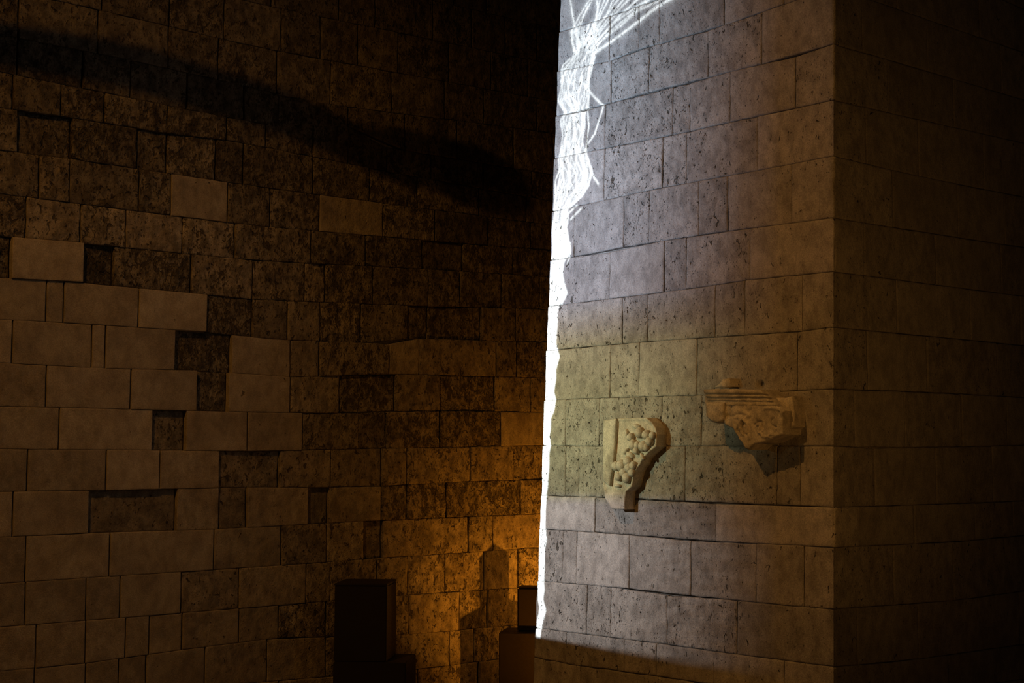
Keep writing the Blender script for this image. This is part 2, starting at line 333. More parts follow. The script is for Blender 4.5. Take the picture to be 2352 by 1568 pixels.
(5.303, 5.874, -0.004, -0.022, 0.264, 0.281, 0.594, -0.013, 0.0),
(5.882, 6.5, -0.022, -0.037, 0.249, 0.264, 0.828, -0.036, -0.0),
(6.508, 7.089, -0.036, -0.03, 0.251, 0.249, 0.791, 0.076, -0.003),
(7.097, 7.639, -0.03, -0.024, 0.253, 0.251, 0.588, 0.073, 0.005),
(7.647, 7.976, -0.024, -0.02, 0.254, 0.253, 0.695, -0.043, 0.004),
(7.984, 8.496, -0.02, -0.014, 0.256, 0.254, 0.666, 0.068, 0.001)]
FRONT_STONES = [
(6.408, 5.966, 4.472, 4.463, 4.752, 4.763, 0.406, -0.03, 0.0, 1),
(5.966, 5.399, 4.463, 4.474, 4.755, 4.752, 0.469, 0.017, 0.002, 0),
(5.399, 4.948, 4.474, 4.497, 4.782, 4.755, 0.584, -0.014, -0.002, 0),
(6.416, 5.96, 4.22, 4.187, 4.463, 4.472, 0.406, -0.03, 0.0, 1),
(5.96, 5.716, 4.187, 4.202, 4.465, 4.463, 0.552, 0.023, -0.0, 0),
(5.716, 5.548, 4.202, 4.198, 4.467, 4.465, 0.532, 0.0, 0.0, 0),
(5.548, 5.057, 4.198, 4.191, 4.491, 4.467, 0.532, 0.02, 0.0, 0),
(5.057, 4.646, 4.191, 4.205, 4.512, 4.491, 0.42, -0.015, -0.0, 0),
(6.424, 5.939, 3.937, 3.927, 4.188, 4.22, 0.406, -0.03, 0.0, 1),
(5.939, 5.63, 3.927, 3.929, 4.2, 4.188, 0.616, 0.0, 0.0, 0),
(5.63, 5.171, 3.929, 3.919, 4.187, 4.2, 0.532, 0.0, 0.0, 0),
(5.171, 4.792, 3.919, 3.913, 4.2, 4.187, 0.613, 0.029, 0.003, 0),
(6.432, 6.139, 3.672, 3.664, 3.919, 3.937, 0.406, -0.03, 0.0, 1),
(6.139, 5.984, 3.664, 3.659, 3.926, 3.919, 0.461, -0.017, 0.003, 0),
(5.984, 5.437, 3.659, 3.642, 3.921, 3.926, 0.658, 0.03, 0.0, 0),
(5.437, 5.304, 3.642, 3.64, 3.915, 3.921, 0.658, 0.08, -0.002, 0),
(5.304, 5.011, 3.64, 3.637, 3.921, 3.915, 0.547, 0.01, 0.002, 0),
(5.011, 4.567, 3.637, 3.63, 3.904, 3.921, 0.431, 0.041, 0.002, 0),
(6.44, 5.988, 3.339, 3.345, 3.659, 3.672, 0.406, -0.03, 0.0, 1),
(5.988, 5.513, 3.345, 3.351, 3.644, 3.659, 0.637, 0.02, 0.0, 0),
(5.513, 5.329, 3.351, 3.348, 3.64, 3.644, 0.616, 0.05, -0.003, 0),
(5.329, 4.82, 3.348, 3.339, 3.634, 3.64, 0.524, 0.085, -0.002, 0),
(6.449, 6.241, 3.035, 3.034, 3.342, 3.339, 0.406, -0.02, 0.0, 1),
(6.241, 5.817, 3.034, 3.044, 3.347, 3.342, 0.427, -0.03, 0.0, 0),
(5.817, 5.61, 3.044, 3.044, 3.35, 3.347, 0.574, 0.05, 0.0, 0),
(5.61, 5.231, 3.044, 3.042, 3.347, 3.35, 0.533, 0.009, 0.001, 0),
(5.231, 5.024, 3.042, 3.04, 3.343, 3.347, 0.511, 0.091, 0.001, 0),
(5.024, 4.59, 3.04, 3.027, 3.338, 3.343, 0.396, 0.086, -0.003, 0),
(6.458, 5.922, 2.75, 2.749, 3.026, 3.035, 0.49, 0.05, 0.0, 1),
(5.922, 5.489, 2.749, 2.75, 3.044, 3.026, 0.314, -0.08, 0.003, 0),
(5.489, 5.321, 2.75, 2.751, 3.043, 3.044, 0.616, 0.08, -0.003, 0),
(5.321, 4.866, 2.751, 2.758, 3.035, 3.043, 0.513, -0.008, -0.002, 0),
(6.466, 6.283, 2.477, 2.479, 2.75, 2.75, 0.593, -0.038, -0.001, 1),
(6.283, 5.812, 2.479, 2.479, 2.749, 2.75, 0.472, 0.064, 0.003, 0),
(5.812, 5.61, 2.479, 2.478, 2.749, 2.749, 0.568, 0.006, 0.002, 0),
(5.61, 5.107, 2.478, 2.47, 2.754, 2.749, 0.489, -0.007, 0.002, 0),
(5.107, 4.897, 2.47, 2.466, 2.76, 2.754, 0.546, 0.057, 0.001, 0),
(4.897, 4.518, 2.466, 2.461, 2.75, 2.76, 0.479, 0.026, 0.002, 0),
(6.474, 5.909, 2.174, 2.169, 2.479, 2.477, 0.448, 0.0, 0.0, 1),
(5.909, 5.673, 2.169, 2.167, 2.479, 2.479, 0.49, 0.0, 0.0, 0),
(5.673, 5.235, 2.167, 2.158, 2.472, 2.479, 0.364, 0.0, 0.0, 0),
(5.235, 4.553, 2.158, 2.159, 2.46, 2.472, 0.461, 0.085, -0.003, 0),
(6.483, 6.282, 1.898, 1.894, 2.172, 2.174, 0.466, 0.005, -0.0, 1),
(6.282, 5.993, 1.894, 1.889, 2.17, 2.172, 0.553, 0.0, 0.0, 0),
(5.993, 5.491, 1.889, 1.886, 2.164, 2.17, 0.595, 0.03, 0.0, 0),
(5.491, 5.197, 1.886, 1.884, 2.158, 2.164, 0.609, 0.031, 0.002, 0),
(5.197, 4.664, 1.884, 1.88, 2.158, 2.158, 0.544, -0.036, -0.001, 0),
(6.491, 6.277, 1.594, 1.594, 1.894, 1.898, 0.493, 0.076, -0.001, 1),
(6.277, 6.163, 1.594, 1.594, 1.891, 1.894, 0.605, -0.0, -0.002, 0),
(6.163, 5.793, 1.594, 1.594, 1.888, 1.891, 0.559, 0.03, -0.002, 0),
(5.793, 5.313, 1.594, 1.586, 1.885, 1.888, 0.547, -0.029, 0.002, 0),
(5.313, 4.679, 1.586, 1.579, 1.88, 1.885, 0.559, 0.07, 0.001, 0),
(4.679, 4.532, 1.579, 1.58, 1.879, 1.88, 0.409, 0.016, -0.001, 0),
(6.498, 6.016, 1.394, 1.392, 1.594, 1.594, 0.322, -0.03, 0.0, 1),
(6.016, 5.085, 1.392, 1.378, 1.576, 1.594, 0.49, 0.14, -0.002, 0),
(6.506, 6.285, 1.081, 1.084, 1.393, 1.394, 0.611, 0.062, -0.002, 1),
(6.285, 6.164, 1.084, 1.086, 1.393, 1.393, 0.406, 0.0, 0.0, 0),
(6.164, 5.73, 1.086, 1.087, 1.388, 1.393, 0.406, -0.03, 0.0, 0),
(5.73, 5.265, 1.087, 1.081, 1.373, 1.388, 0.385, -0.02, 0.0, 0),
(5.265, 4.81, 1.081, 1.078, 1.38, 1.373, 0.447, -0.011, -0.001, 0),
(4.81, 4.506, 1.078, 1.079, 1.382, 1.38, 0.372, 0.016, 0.002, 0),
(6.514, 6.071, 0.801, 0.803, 1.088, 1.081, 0.532, 0.0, 0.0, 1),
(6.071, 5.874, 0.803, 0.804, 1.087, 1.088, 0.658, 0.02, -0.003, 0),
(5.874, 5.433, 0.804, 0.807, 1.07, 1.087, 0.574, 0.0, 0.0, 0),
(5.433, 4.938, 0.807, 0.803, 1.079, 1.07, 0.575, 0.06, 0.001, 0),
(6.521, 6.24, 0.628, 0.619, 0.802, 0.801, 0.536, 0.036, 0.001, 1),
(6.24, 5.757, 0.619, 0.626, 0.805, 0.802, 0.524, 0.049, 0.002, 0),
(5.757, 5.511, 0.626, 0.63, 0.806, 0.805, 0.526, 0.017, 0.003, 0),
(5.511, 5.094, 0.63, 0.628, 0.804, 0.806, 0.467, 0.056, -0.001, 0),
(5.094, 4.627, 0.628, 0.624, 0.805, 0.804, 0.455, -0.023, 0.003, 0),
(6.527, 6.114, 0.342, 0.348, 0.62, 0.628, 0.547, 0.026, 0.0, 1),
(6.114, 5.494, 0.348, 0.357, 0.63, 0.62, 0.47, 0.095, -0.001, 0),
(5.494, 4.911, 0.357, 0.366, 0.626, 0.63, 0.548, 0.075, 0.002, 0)]
RIGHT_STONES = [
(6.187, 7.012, 4.522, 4.507, 4.753, 4.8, 0.317, 0.069, -0.003),
(7.012, 7.462, 4.507, 4.499, 4.726, 4.753, 0.269, 0.053, -0.003),
(7.462, 7.941, 4.499, 4.491, 4.704, 4.726, 0.351, -0.017, 0.001),
(7.941, 8.3, 4.491, 4.484, 4.694, 4.704, 0.265, 0.039, -0.001),
(6.412, 7.223, 4.219, 4.224, 4.503, 4.518, 0.233, 0.026, -0.003),
(7.223, 7.6, 4.224, 4.226, 4.497, 4.503, 0.291, -0.021, 0.001),
(7.6, 8.3, 4.226, 4.229, 4.484, 4.497, 0.333, 0.026, -0.003),
(6.09, 6.686, 3.921, 3.928, 4.221, 4.218, 0.12, 0.009, 0.002),
(6.686, 7.44, 3.928, 3.936, 4.225, 4.221, 0.148, 0.069, -0.001),
(7.44, 8.019, 3.936, 3.942, 4.228, 4.225, 0.345, -0.014, 0.0),
(8.019, 8.3, 3.942, 3.945, 4.229, 4.228, 0.376, -0.007, -0.001),
(6.31, 6.929, 3.638, 3.653, 3.931, 3.924, 0.179, 0.079, 0.0),
(6.929, 7.305, 3.653, 3.664, 3.935, 3.931, 0.208, 0.054, -0.0),
(7.305, 7.903, 3.664, 3.681, 3.941, 3.935, 0.153, 0.052, -0.003),
(7.903, 8.3, 3.681, 3.692, 3.945, 3.941, 0.346, -0.002, 0.001),
(6.108, 6.578, 3.335, 3.33, 3.645, 3.634, 0.206, -0.018, -0.001),
(6.578, 7.225, 3.33, 3.342, 3.662, 3.645, 0.167, 0.034, 0.001),
(7.225, 7.632, 3.342, 3.349, 3.673, 3.662, 0.161, 0.039, -0.0),
(7.632, 8.3, 3.349, 3.362, 3.692, 3.673, 0.14, 0.073, -0.002),
(6.327, 6.943, 3.027, 3.037, 3.337, 3.333, 0.104, 0.031, 0.003),
(6.943, 7.426, 3.037, 3.045, 3.345, 3.337, 0.143, -0.008, 0.001),
(7.426, 7.878, 3.045, 3.053, 3.354, 3.345, 0.252, 0.041, 0.002),
(7.878, 8.3, 3.053, 3.06, 3.362, 3.354, 0.152, 0.004, -0.001),
(6.068, 6.718, 2.75, 2.754, 3.033, 3.024, 0.309, 0.063, 0.001),
(6.718, 7.377, 2.754, 2.758, 3.044, 3.033, 0.18, 0.031, -0.0),
(7.377, 7.785, 2.758, 2.762, 3.051, 3.044, 0.337, 0.028, -0.001),
(7.785, 8.3, 2.762, 2.766, 3.06, 3.051, 0.293, 0.076, -0.002),
(6.344, 7.046, 2.47, 2.471, 2.756, 2.752, 0.192, -0.007, 0.001),
(7.046, 7.571, 2.471, 2.472, 2.76, 2.756, 0.123, 0.07, -0.002),
(7.571, 8.135, 2.472, 2.472, 2.765, 2.76, 0.108, -0.018, 0.003),
(8.135, 8.3, 2.472, 2.473, 2.766, 2.765, 0.203, -0.014, -0.003),
(6.082, 6.61, 2.163, 2.169, 2.47, 2.469, 0.162, -0.018, -0.003),
(6.61, 7.3, 2.169, 2.169, 2.471, 2.47, 0.354, 0.059, 0.001),
(7.3, 7.867, 2.169, 2.168, 2.472, 2.471, 0.348, 0.039, -0.001),
(7.867, 8.3, 2.168, 2.167, 2.473, 2.472, 0.13, -0.019, 0.002),
(5.961, 6.398, 1.873, 1.873, 2.167, 2.161, 0.165, 0.065, -0.002),
(6.398, 6.931, 1.873, 1.881, 2.169, 2.167, 0.346, -0.011, -0.003),
(6.931, 7.39, 1.881, 1.891, 2.169, 2.169, 0.161, 0.054, 0.003),
(7.39, 7.934, 1.891, 1.903, 2.168, 2.169, 0.101, 0.024, -0.0),
(7.934, 8.3, 1.903, 1.911, 2.167, 2.168, 0.339, -0.01, -0.0),
(6.116, 6.666, 1.575, 1.574, 1.877, 1.869, 0.162, -0.001, 0.002),
(6.666, 7.223, 1.574, 1.575, 1.887, 1.877, 0.25, 0.012, 0.002),
(7.223, 7.796, 1.575, 1.578, 1.9, 1.887, 0.17, 0.021, 0.0),
(7.796, 8.3, 1.578, 1.58, 1.911, 1.9, 0.326, 0.053, 0.001),
(5.968, 6.455, 1.378, 1.372, 1.575, 1.576, 0.239, 0.067, -0.002),
(6.455, 7.034, 1.372, 1.372, 1.574, 1.575, 0.157, 0.003, 0.001),
(7.034, 7.426, 1.372, 1.378, 1.576, 1.574, 0.353, -0.013, -0.002),
(7.426, 7.886, 1.378, 1.384, 1.578, 1.576, 0.174, 0.006, 0.0),
(7.886, 8.3, 1.384, 1.39, 1.58, 1.578, 0.148, 0.006, -0.002),
(6.263, 6.808, 1.07, 1.058, 1.369, 1.375, 0.281, 0.015, 0.001),
(6.808, 7.331, 1.058, 1.064, 1.376, 1.369, 0.372, 0.017, 0.0),
(7.331, 7.807, 1.064, 1.074, 1.383, 1.376, 0.325, 0.016, -0.002),
(7.807, 8.3, 1.074, 1.084, 1.39, 1.383, 0.317, 0.067, 0.002),
(5.947, 6.471, 0.797, 0.779, 1.065, 1.078, 0.303, 0.072, -0.002),
(6.471, 7.049, 0.779, 0.774, 1.059, 1.065, 0.296, 0.056, -0.001),
(7.049, 7.462, 0.774, 0.77, 1.067, 1.059, 0.247, 0.077, -0.003),
(7.462, 7.917, 0.77, 0.766, 1.076, 1.067, 0.263, -0.012, 0.002),
(7.917, 8.3, 0.766, 0.762, 1.084, 1.076, 0.382, 0.027, -0.002),
(6.157, 6.742, 0.612, 0.596, 0.776, 0.787, 0.226, 0.047, -0.001),
(6.742, 7.181, 0.596, 0.585, 0.773, 0.776, 0.18, -0.005, 0.001),
(7.181, 7.545, 0.585, 0.576, 0.769, 0.773, 0.382, 0.028, -0.002),
(7.545, 7.964, 0.576, 0.565, 0.766, 0.769, 0.34, 0.013, -0.002),
(7.964, 8.3, 0.565, 0.556, 0.762, 0.766, 0.139, 0.055, 0.002),
(5.985, 6.531, 0.37, 0.358, 0.602, 0.616, 0.355, -0.001, -0.001),
(6.531, 6.998, 0.358, 0.348, 0.59, 0.602, 0.176, 0.017, -0.002),
(6.998, 7.422, 0.348, 0.339, 0.579, 0.59, 0.101, 0.049, -0.001),
(7.422, 7.909, 0.339, 0.328, 0.566, 0.579, 0.173, 0.003, -0.0),
(7.909, 8.3, 0.328, 0.32, 0.556, 0.566, 0.229, 0.04, 0.001)]
QUOINS = [
(4.948, 6.187, 4.497, 4.782, 4.528, 4.819, 4.522, 4.8, 0.412, -0.023, -0.002),
(4.646, 6.412, 4.205, 4.512, 4.216, 4.528, 4.219, 4.518, 0.383, 0.02, -0.002),
(4.792, 6.09, 3.913, 4.2, 3.917, 4.216, 3.921, 4.218, 0.387, 0.07, 0.003),
(4.567, 6.31, 3.63, 3.904, 3.627, 3.917, 3.638, 3.924, 0.44, 0.015, 0.002),
(4.82, 6.108, 3.339, 3.634, 3.337, 3.627, 3.335, 3.634, 0.442, -0.037, -0.003),
(4.59, 6.327, 3.027, 3.338, 3.02, 3.337, 3.027, 3.333, 0.395, -0.032, 0.002),
(4.866, 6.068, 2.758, 3.035, 2.748, 3.02, 2.75, 3.024, 0.373, 0.007, 0.001),
(4.518, 6.344, 2.461, 2.75, 2.468, 2.748, 2.47, 2.752, 0.418, 0.061, 0.0),
(4.553, 6.082, 2.159, 2.46, 2.159, 2.468, 2.163, 2.469, 0.472, 0.092, -0.002),
(4.664, 5.961, 1.88, 2.158, 1.877, 2.159, 1.873, 2.161, 0.408, 0.059, 0.0),
(4.532, 6.116, 1.58, 1.879, 1.576, 1.877, 1.575, 1.869, 0.378, 0.084, -0.003),
(5.085, 5.968, 1.378, 1.576, 1.381, 1.576, 1.378, 1.576, 0.288, -0.25, 0.004),
(4.506, 6.263, 1.079, 1.382, 1.082, 1.381, 1.07, 1.375, 0.44, 0.025, -0.002),
(4.938, 5.947, 0.803, 1.079, 0.806, 1.082, 0.797, 1.078, 0.42, 0.047, -0.001),
(4.627, 6.157, 0.624, 0.805, 0.621, 0.806, 0.612, 0.787, 0.414, -0.038, -0.0),
(4.911, 5.985, 0.366, 0.626, 0.374, 0.621, 0.37, 0.616, 0.382, 0.077, -0.001)]
BOLT_EDGES = [(4.452, 6.309, 6.037), (4.312, 6.266, 6.053), (4.264, 6.296, 6.078), (4.22, 6.374, 6.099), (4.181, 6.381, 6.114), (4.141, 6.376, 6.132), (4.035, 6.412, 6.129), (3.947, 6.346, 6.131), (3.899, 6.384, 6.164), (3.816, 6.362, 6.162), (3.736, 6.367, 6.179), (3.654, 6.393, 6.15), (3.597, 6.383, 6.122), (3.541, 6.378, 6.101), (3.464, 6.403, 6.118), (3.414, 6.405, 6.178), (3.365, 6.412, 6.246), (3.343, 6.419, 6.3), (3.289, 6.429, 6.302), (3.236, 6.436, 6.313), (3.153, 6.429, 6.287), (3.085, 6.423, 6.273), (3.046, 6.434, 6.288), (3.008, 6.441, 6.329), (2.941, 6.446, 6.339), (2.887, 6.453, 6.322), (2.827, 6.455, 6.293), (2.78, 6.457, 6.315), (2.755, 6.461, 6.361), (2.702, 6.463, 6.379), (2.595, 6.464, 6.38), (2.515, 6.465, 6.382), (2.434, 6.466, 6.348), (2.355, 6.468, 6.381), (2.302, 6.474, 6.379), (2.223, 6.472, 6.396), (2.169, 6.474, 6.375), (2.116, 6.472, 6.385), (2.064, 6.475, 6.415), (1.998, 6.472, 6.413), (1.958, 6.479, 6.424), (1.892, 6.473, 6.414), (1.853, 6.484, 6.428), (1.747, 6.488, 6.425), (1.695, 6.491, 6.431), (1.642, 6.489, 6.434), (1.59, 6.491, 6.444), (1.498, 6.496, 6.449), (1.406, 6.497, 6.45), (1.341, 6.499, 6.432), (1.276, 6.501, 6.45), (1.172, 6.505, 6.45), (1.094, 6.503, 6.452), (1.03, 6.497, 6.442), (0.978, 6.495, 6.452), (0.915, 6.473, 6.422), (0.875, 6.488, 6.437), (0.835, 6.502, 6.455), (0.796, 6.505, 6.466), (0.747, 6.503, 6.468)]
BOLT_STRANDS = [[(6.324, 4.675), (6.273, 4.488), (6.26, 4.438), (6.244, 4.384), (6.215, 4.327)], [(6.124, 4.624), (6.211, 4.546), (6.28, 4.469), (6.303, 4.451), (6.297, 4.396), (6.273, 4.314)], [(6.105, 4.619), (6.201, 4.513), (6.256, 4.457), (6.235, 4.392), (6.205, 4.332)], [(6.155, 4.575), (6.232, 4.454), (6.227, 4.43)], [(6.082, 4.613), (6.069, 4.547), (6.088, 4.479), (6.082, 4.435), (6.109, 4.395), (6.158, 4.314)], [(5.999, 4.592), (6.065, 4.48), (6.105, 4.434), (6.159, 4.361), (6.196, 4.323)], [(5.963, 4.583), (6.056, 4.471), (6.109, 4.395), (6.177, 4.335)], [(5.872, 4.56), (6.014, 4.452), (6.086, 4.397), (6.153, 4.313)], [(5.784, 4.537), (5.915, 4.463), (5.995, 4.414), (6.094, 4.346), (6.176, 4.299)], [(5.697, 4.518), (5.87, 4.449), (5.967, 4.395), (6.084, 4.324)], [(5.623, 4.483), (5.86, 4.401), (5.958, 4.366), (6.061, 4.309), (6.129, 4.275)], [(5.539, 4.459), (5.73, 4.437), (5.86, 4.382), (5.993, 4.342), (6.083, 4.297)], [(5.418, 4.444), (5.58, 4.425), (5.724, 4.375), (5.859, 4.33), (6.015, 4.288), (6.129, 4.258)], [(5.456, 4.453), (5.771, 4.351), (5.947, 4.299), (6.105, 4.253)], [(5.653, 4.485), (5.905, 4.419), (6.039, 4.346), (6.152, 4.28)], [(6.045, 4.604), (6.074, 4.493), (6.132, 4.407), (6.196, 4.336)], [(5.917, 4.571), (5.996, 4.473), (6.123, 4.392), (6.196, 4.323)], [(5.828, 4.548), (5.995, 4.434), (6.131, 4.341)], [(6.134, 4.457), (6.17, 4.4), (6.192, 4.355), (6.247, 4.301)], [(6.303, 4.277), (6.365, 4.25), (6.381, 4.224), (6.37, 4.184), (6.386, 4.144)], [(6.26, 4.278), (6.331, 4.243), (6.344, 4.196), (6.362, 4.159)], [(6.037, 4.287), (6.101, 4.255), (6.118, 4.207), (6.144, 4.147)], [(6.082, 4.238), (6.108, 4.178), (6.129, 4.111)], [(6.183, 4.093), (6.126, 4.032), (6.0, 3.914), (6.069, 3.758)], [(6.069, 3.758), (6.133, 3.709), (6.178, 3.629)], [(6.139, 3.639), (6.09, 3.533), (6.119, 3.451), (6.172, 3.399), (6.281, 3.343)], [(6.171, 3.639), (6.129, 3.523), (6.157, 3.435), (6.273, 3.347)], [(6.098, 3.529), (6.034, 3.449)], [(6.384, 3.585), (6.415, 3.528), (6.416, 3.417), (6.425, 3.335)], [(6.126, 4.032), (6.132, 3.934), (6.121, 3.827), (6.141, 3.7), (6.143, 3.645)], [(6.241, 3.64), (6.184, 3.548), (6.135, 3.458)], [(6.323, 3.165), (6.269, 3.117), (6.267, 3.056), (6.295, 2.997)], [(6.33, 3.176), (6.291, 3.109), (6.286, 3.058), (6.333, 3.012)], [(6.345, 2.921), (6.318, 2.872), (6.29, 2.818), (6.34, 2.751)], [(6.337, 2.879), (6.313, 2.825), (6.348, 2.762)], [(6.216, 3.346), (6.297, 3.305), (6.299, 3.244), (6.331, 3.197)], [(6.172, 3.324), (6.273, 3.266)]]
BEAM_FOOT = ((6.504, 0.751), (5.091, 0.725))
GLOW_Z = [4.564, 4.159, 3.626, 3.102, 2.765, 2.611, 2.483, 2.203, 1.825, 1.625, 1.55, 1.327, 1.081, 0.837, 0.619]
GLOW_Y = [6.331, 5.917, 5.566, 5.237, 4.928, 4.666]
CORBEL_OUTLINE = [(5.876, 2.037), (5.762, 2.045), (5.651, 2.045), (5.535, 2.044), (5.493, 2.018), (5.463, 1.99), (5.449, 1.951), (5.454, 1.883), (5.502, 1.857), (5.555, 1.819), (5.573, 1.789), (5.607, 1.75), (5.62, 1.724), (5.64, 1.661), (5.684, 1.632), (5.693, 1.589), (5.695, 1.533), (5.744, 1.533), (5.797, 1.533), (5.826, 1.564), (5.852, 1.594), (5.873, 1.669), (5.868, 1.691), (5.873, 1.864)]
CORBEL_FILLET = [(5.864, 2.037), (5.759, 2.043), (5.767, 1.925), (5.777, 1.806), (5.797, 1.705), (5.803, 1.661), (5.855, 1.691), (5.861, 1.864)]
FRUIT = [(5.715, 1.778, 0.024), (5.653, 1.766, 0.022), (5.663, 1.801, 0.022), (5.623, 1.778, 0.018), (5.696, 1.74, 0.02), (5.758, 1.775, 0.02), (5.631, 1.74, 0.019), (5.67, 1.71, 0.023), (5.735, 1.718, 0.02), (5.628, 1.894, 0.019), (5.594, 1.89, 0.014), (5.547, 1.884, 0.022), (5.499, 1.913, 0.019), (5.646, 1.936, 0.018), (5.578, 1.961, 0.022), (5.524, 1.948, 0.02), (5.476, 1.943, 0.016), (5.6, 1.862, 0.016), (5.523, 1.879, 0.017)]
LEAVES = [(5.655, 1.836, 0.035, 0.017, 20), (5.692, 1.858, 0.026, 0.013, -30), (5.557, 1.828, 0.026, 0.011, 50), (5.682, 1.959, 0.026, 0.012, 70), (5.609, 1.997, 0.035, 0.013, 10), (5.75, 1.664, 0.026, 0.01, 0)]
CAPITAL_OUTLINE = [(5.054, 2.18), (4.945, 2.18), (4.821, 2.174), (4.668, 2.165), (4.636, 2.135), (4.589, 2.105), (4.554, 2.083), (4.513, 2.053), (4.524, 2.033), (4.526, 1.936), (4.58, 1.917), (4.646, 1.895), (4.705, 1.888), (4.743, 1.861), (4.769, 1.869), (4.794, 1.905), (4.806, 1.924), (4.843, 1.969), (4.872, 1.979), (4.901, 1.987), (4.912, 2.014), (4.927, 2.007), (4.956, 1.999), (4.994, 2.008), (5.033, 2.036), (5.036, 2.078), (5.041, 2.123)]
CAPITAL_SLAB = [(4.63, 2.124), (4.556, 2.121), (4.517, 2.127), (4.505, 2.083), (4.498, 2.019), (4.5, 1.973), (4.574, 1.942), (4.621, 1.923), (4.637, 2.006)]
MOULDINGS = [[(5.041, 2.177), (4.652, 2.161), (4.634, 2.142), (5.037, 2.157)], [(5.031, 2.152), (4.628, 2.134), (4.608, 2.123), (5.025, 2.137)], [(5.019, 2.13), (4.598, 2.11), (4.583, 2.102), (5.014, 2.122)], [(4.896, 2.104), (4.567, 2.091), (4.548, 2.079), (4.892, 2.092)]]
BRACKET = [(5.018, 2.109), (4.892, 2.105), (4.893, 2.017), (4.909, 2.007), (4.938, 1.999), (4.976, 2.008), (5.014, 2.036)]
CAPITAL_RIBS = [[(4.775, 2.021), (4.795, 1.99), (4.79, 1.959), (4.776, 1.94), 0.01, 0.016], [(4.771, 2.018), (4.782, 1.983), (4.778, 1.952), (4.754, 1.939), 0.007, -0.02], [(4.767, 2.014), (4.746, 1.989), (4.744, 1.964), (4.754, 1.945), 0.01, 0.016], [(4.791, 2.04), (4.82, 2.041), (4.865, 2.032), (4.885, 2.042), 0.008, -0.014], [(4.844, 2.01), (4.835, 1.978), (4.819, 1.946), (4.794, 1.915), 0.01, 0.012], [(4.819, 2.016), (4.807, 1.99), (4.819, 1.965), (4.806, 1.946), 0.007, -0.018], [(4.702, 1.988), (4.678, 2.003), (4.651, 1.996), (4.651, 1.972), 0.009, -0.018], [(4.686, 1.988), (4.666, 1.99), (4.662, 1.972), (4.678, 1.951), 0.01, 0.016], [(4.67, 1.944), (4.646, 1.956), (4.635, 1.981), (4.647, 2.005), 0.008, 0.01], [(4.58, 2.019), (4.6, 2.001), (4.588, 1.98), (4.565, 1.973), 0.008, -0.016], [(4.58, 1.97), (4.588, 1.955), (4.58, 1.943), (4.561, 1.955), 0.007, -0.012], [(4.635, 2.067), (4.581, 2.068), (4.542, 2.058), (4.524, 2.033), 0.012, 0.012], [(4.803, 2.062), (4.739, 2.039), (4.759, 2.02), (4.783, 2.008), 0.014, 0.012], [(4.758, 2.008), (4.718, 1.982), (4.722, 1.945), (4.738, 1.914), 0.014, 0.008], [(4.861, 2.089), (4.865, 2.067), (4.861, 2.054), (4.869, 2.042), 0.009, -0.016], [(4.666, 1.947), (4.646, 1.928), (4.619, 1.925), (4.58, 1.943), 0.01, 0.012], [(4.903, 2.087), (4.894, 2.055), (4.898, 2.024), (4.885, 1.995), 0.01, 0.01], [(4.726, 2.029), (4.73, 2.017), (4.726, 2.023), (4.728, 2.02), 0.005, -0.01]]
CHIP = [(5.068, 2.196), (5.025, 2.215), (4.987, 2.234), (4.957, 2.239), (4.934, 2.195), (4.974, 2.189)]
SOCKET = [(4.798, 2.201)]
CASTER_PROFILE = [(1.644, 5.57), (1.889, 5.57), (2.051, 5.564), (2.483, 5.585), (2.766, 5.576), (3.172, 5.538), (3.39, 5.513), (3.618, 5.46), (3.808, 5.415), (3.869, 5.424), (3.93, 5.441), (4.194, 5.441), (4.451, 5.419), (4.637, 5.386), (4.714, 5.313), (4.72, 5.205), (4.562, 5.144), (4.264, 5.173), (4.108, 5.216), (3.932, 5.224), (3.81, 5.249), (3.392, 5.338), (3.175, 5.372), (2.579, 5.434), (2.055, 5.432), (1.893, 5.435), (1.649, 5.429)]  # made-up outline, traced back through the lamp from the band's shadow


def fx(z): return FRONT_X0 + FRONT_B * z
def FP(y, z, out=0.0): return Vector((fx(z) - out, y, z))

# ------------------------------------------------------------------ materials
def newmat(name):
    m = bpy.data.materials.new(name); m.use_nodes = True
    nt = m.node_tree; nt.nodes.clear()
    out = nt.nodes.new('ShaderNodeOutputMaterial'); b = nt.nodes.new('ShaderNodeBsdfPrincipled')
    nt.links.new(b.outputs[0], out.inputs[0])
    b.inputs['Specular IOR Level'].default_value = 0.15
    return m, nt, b

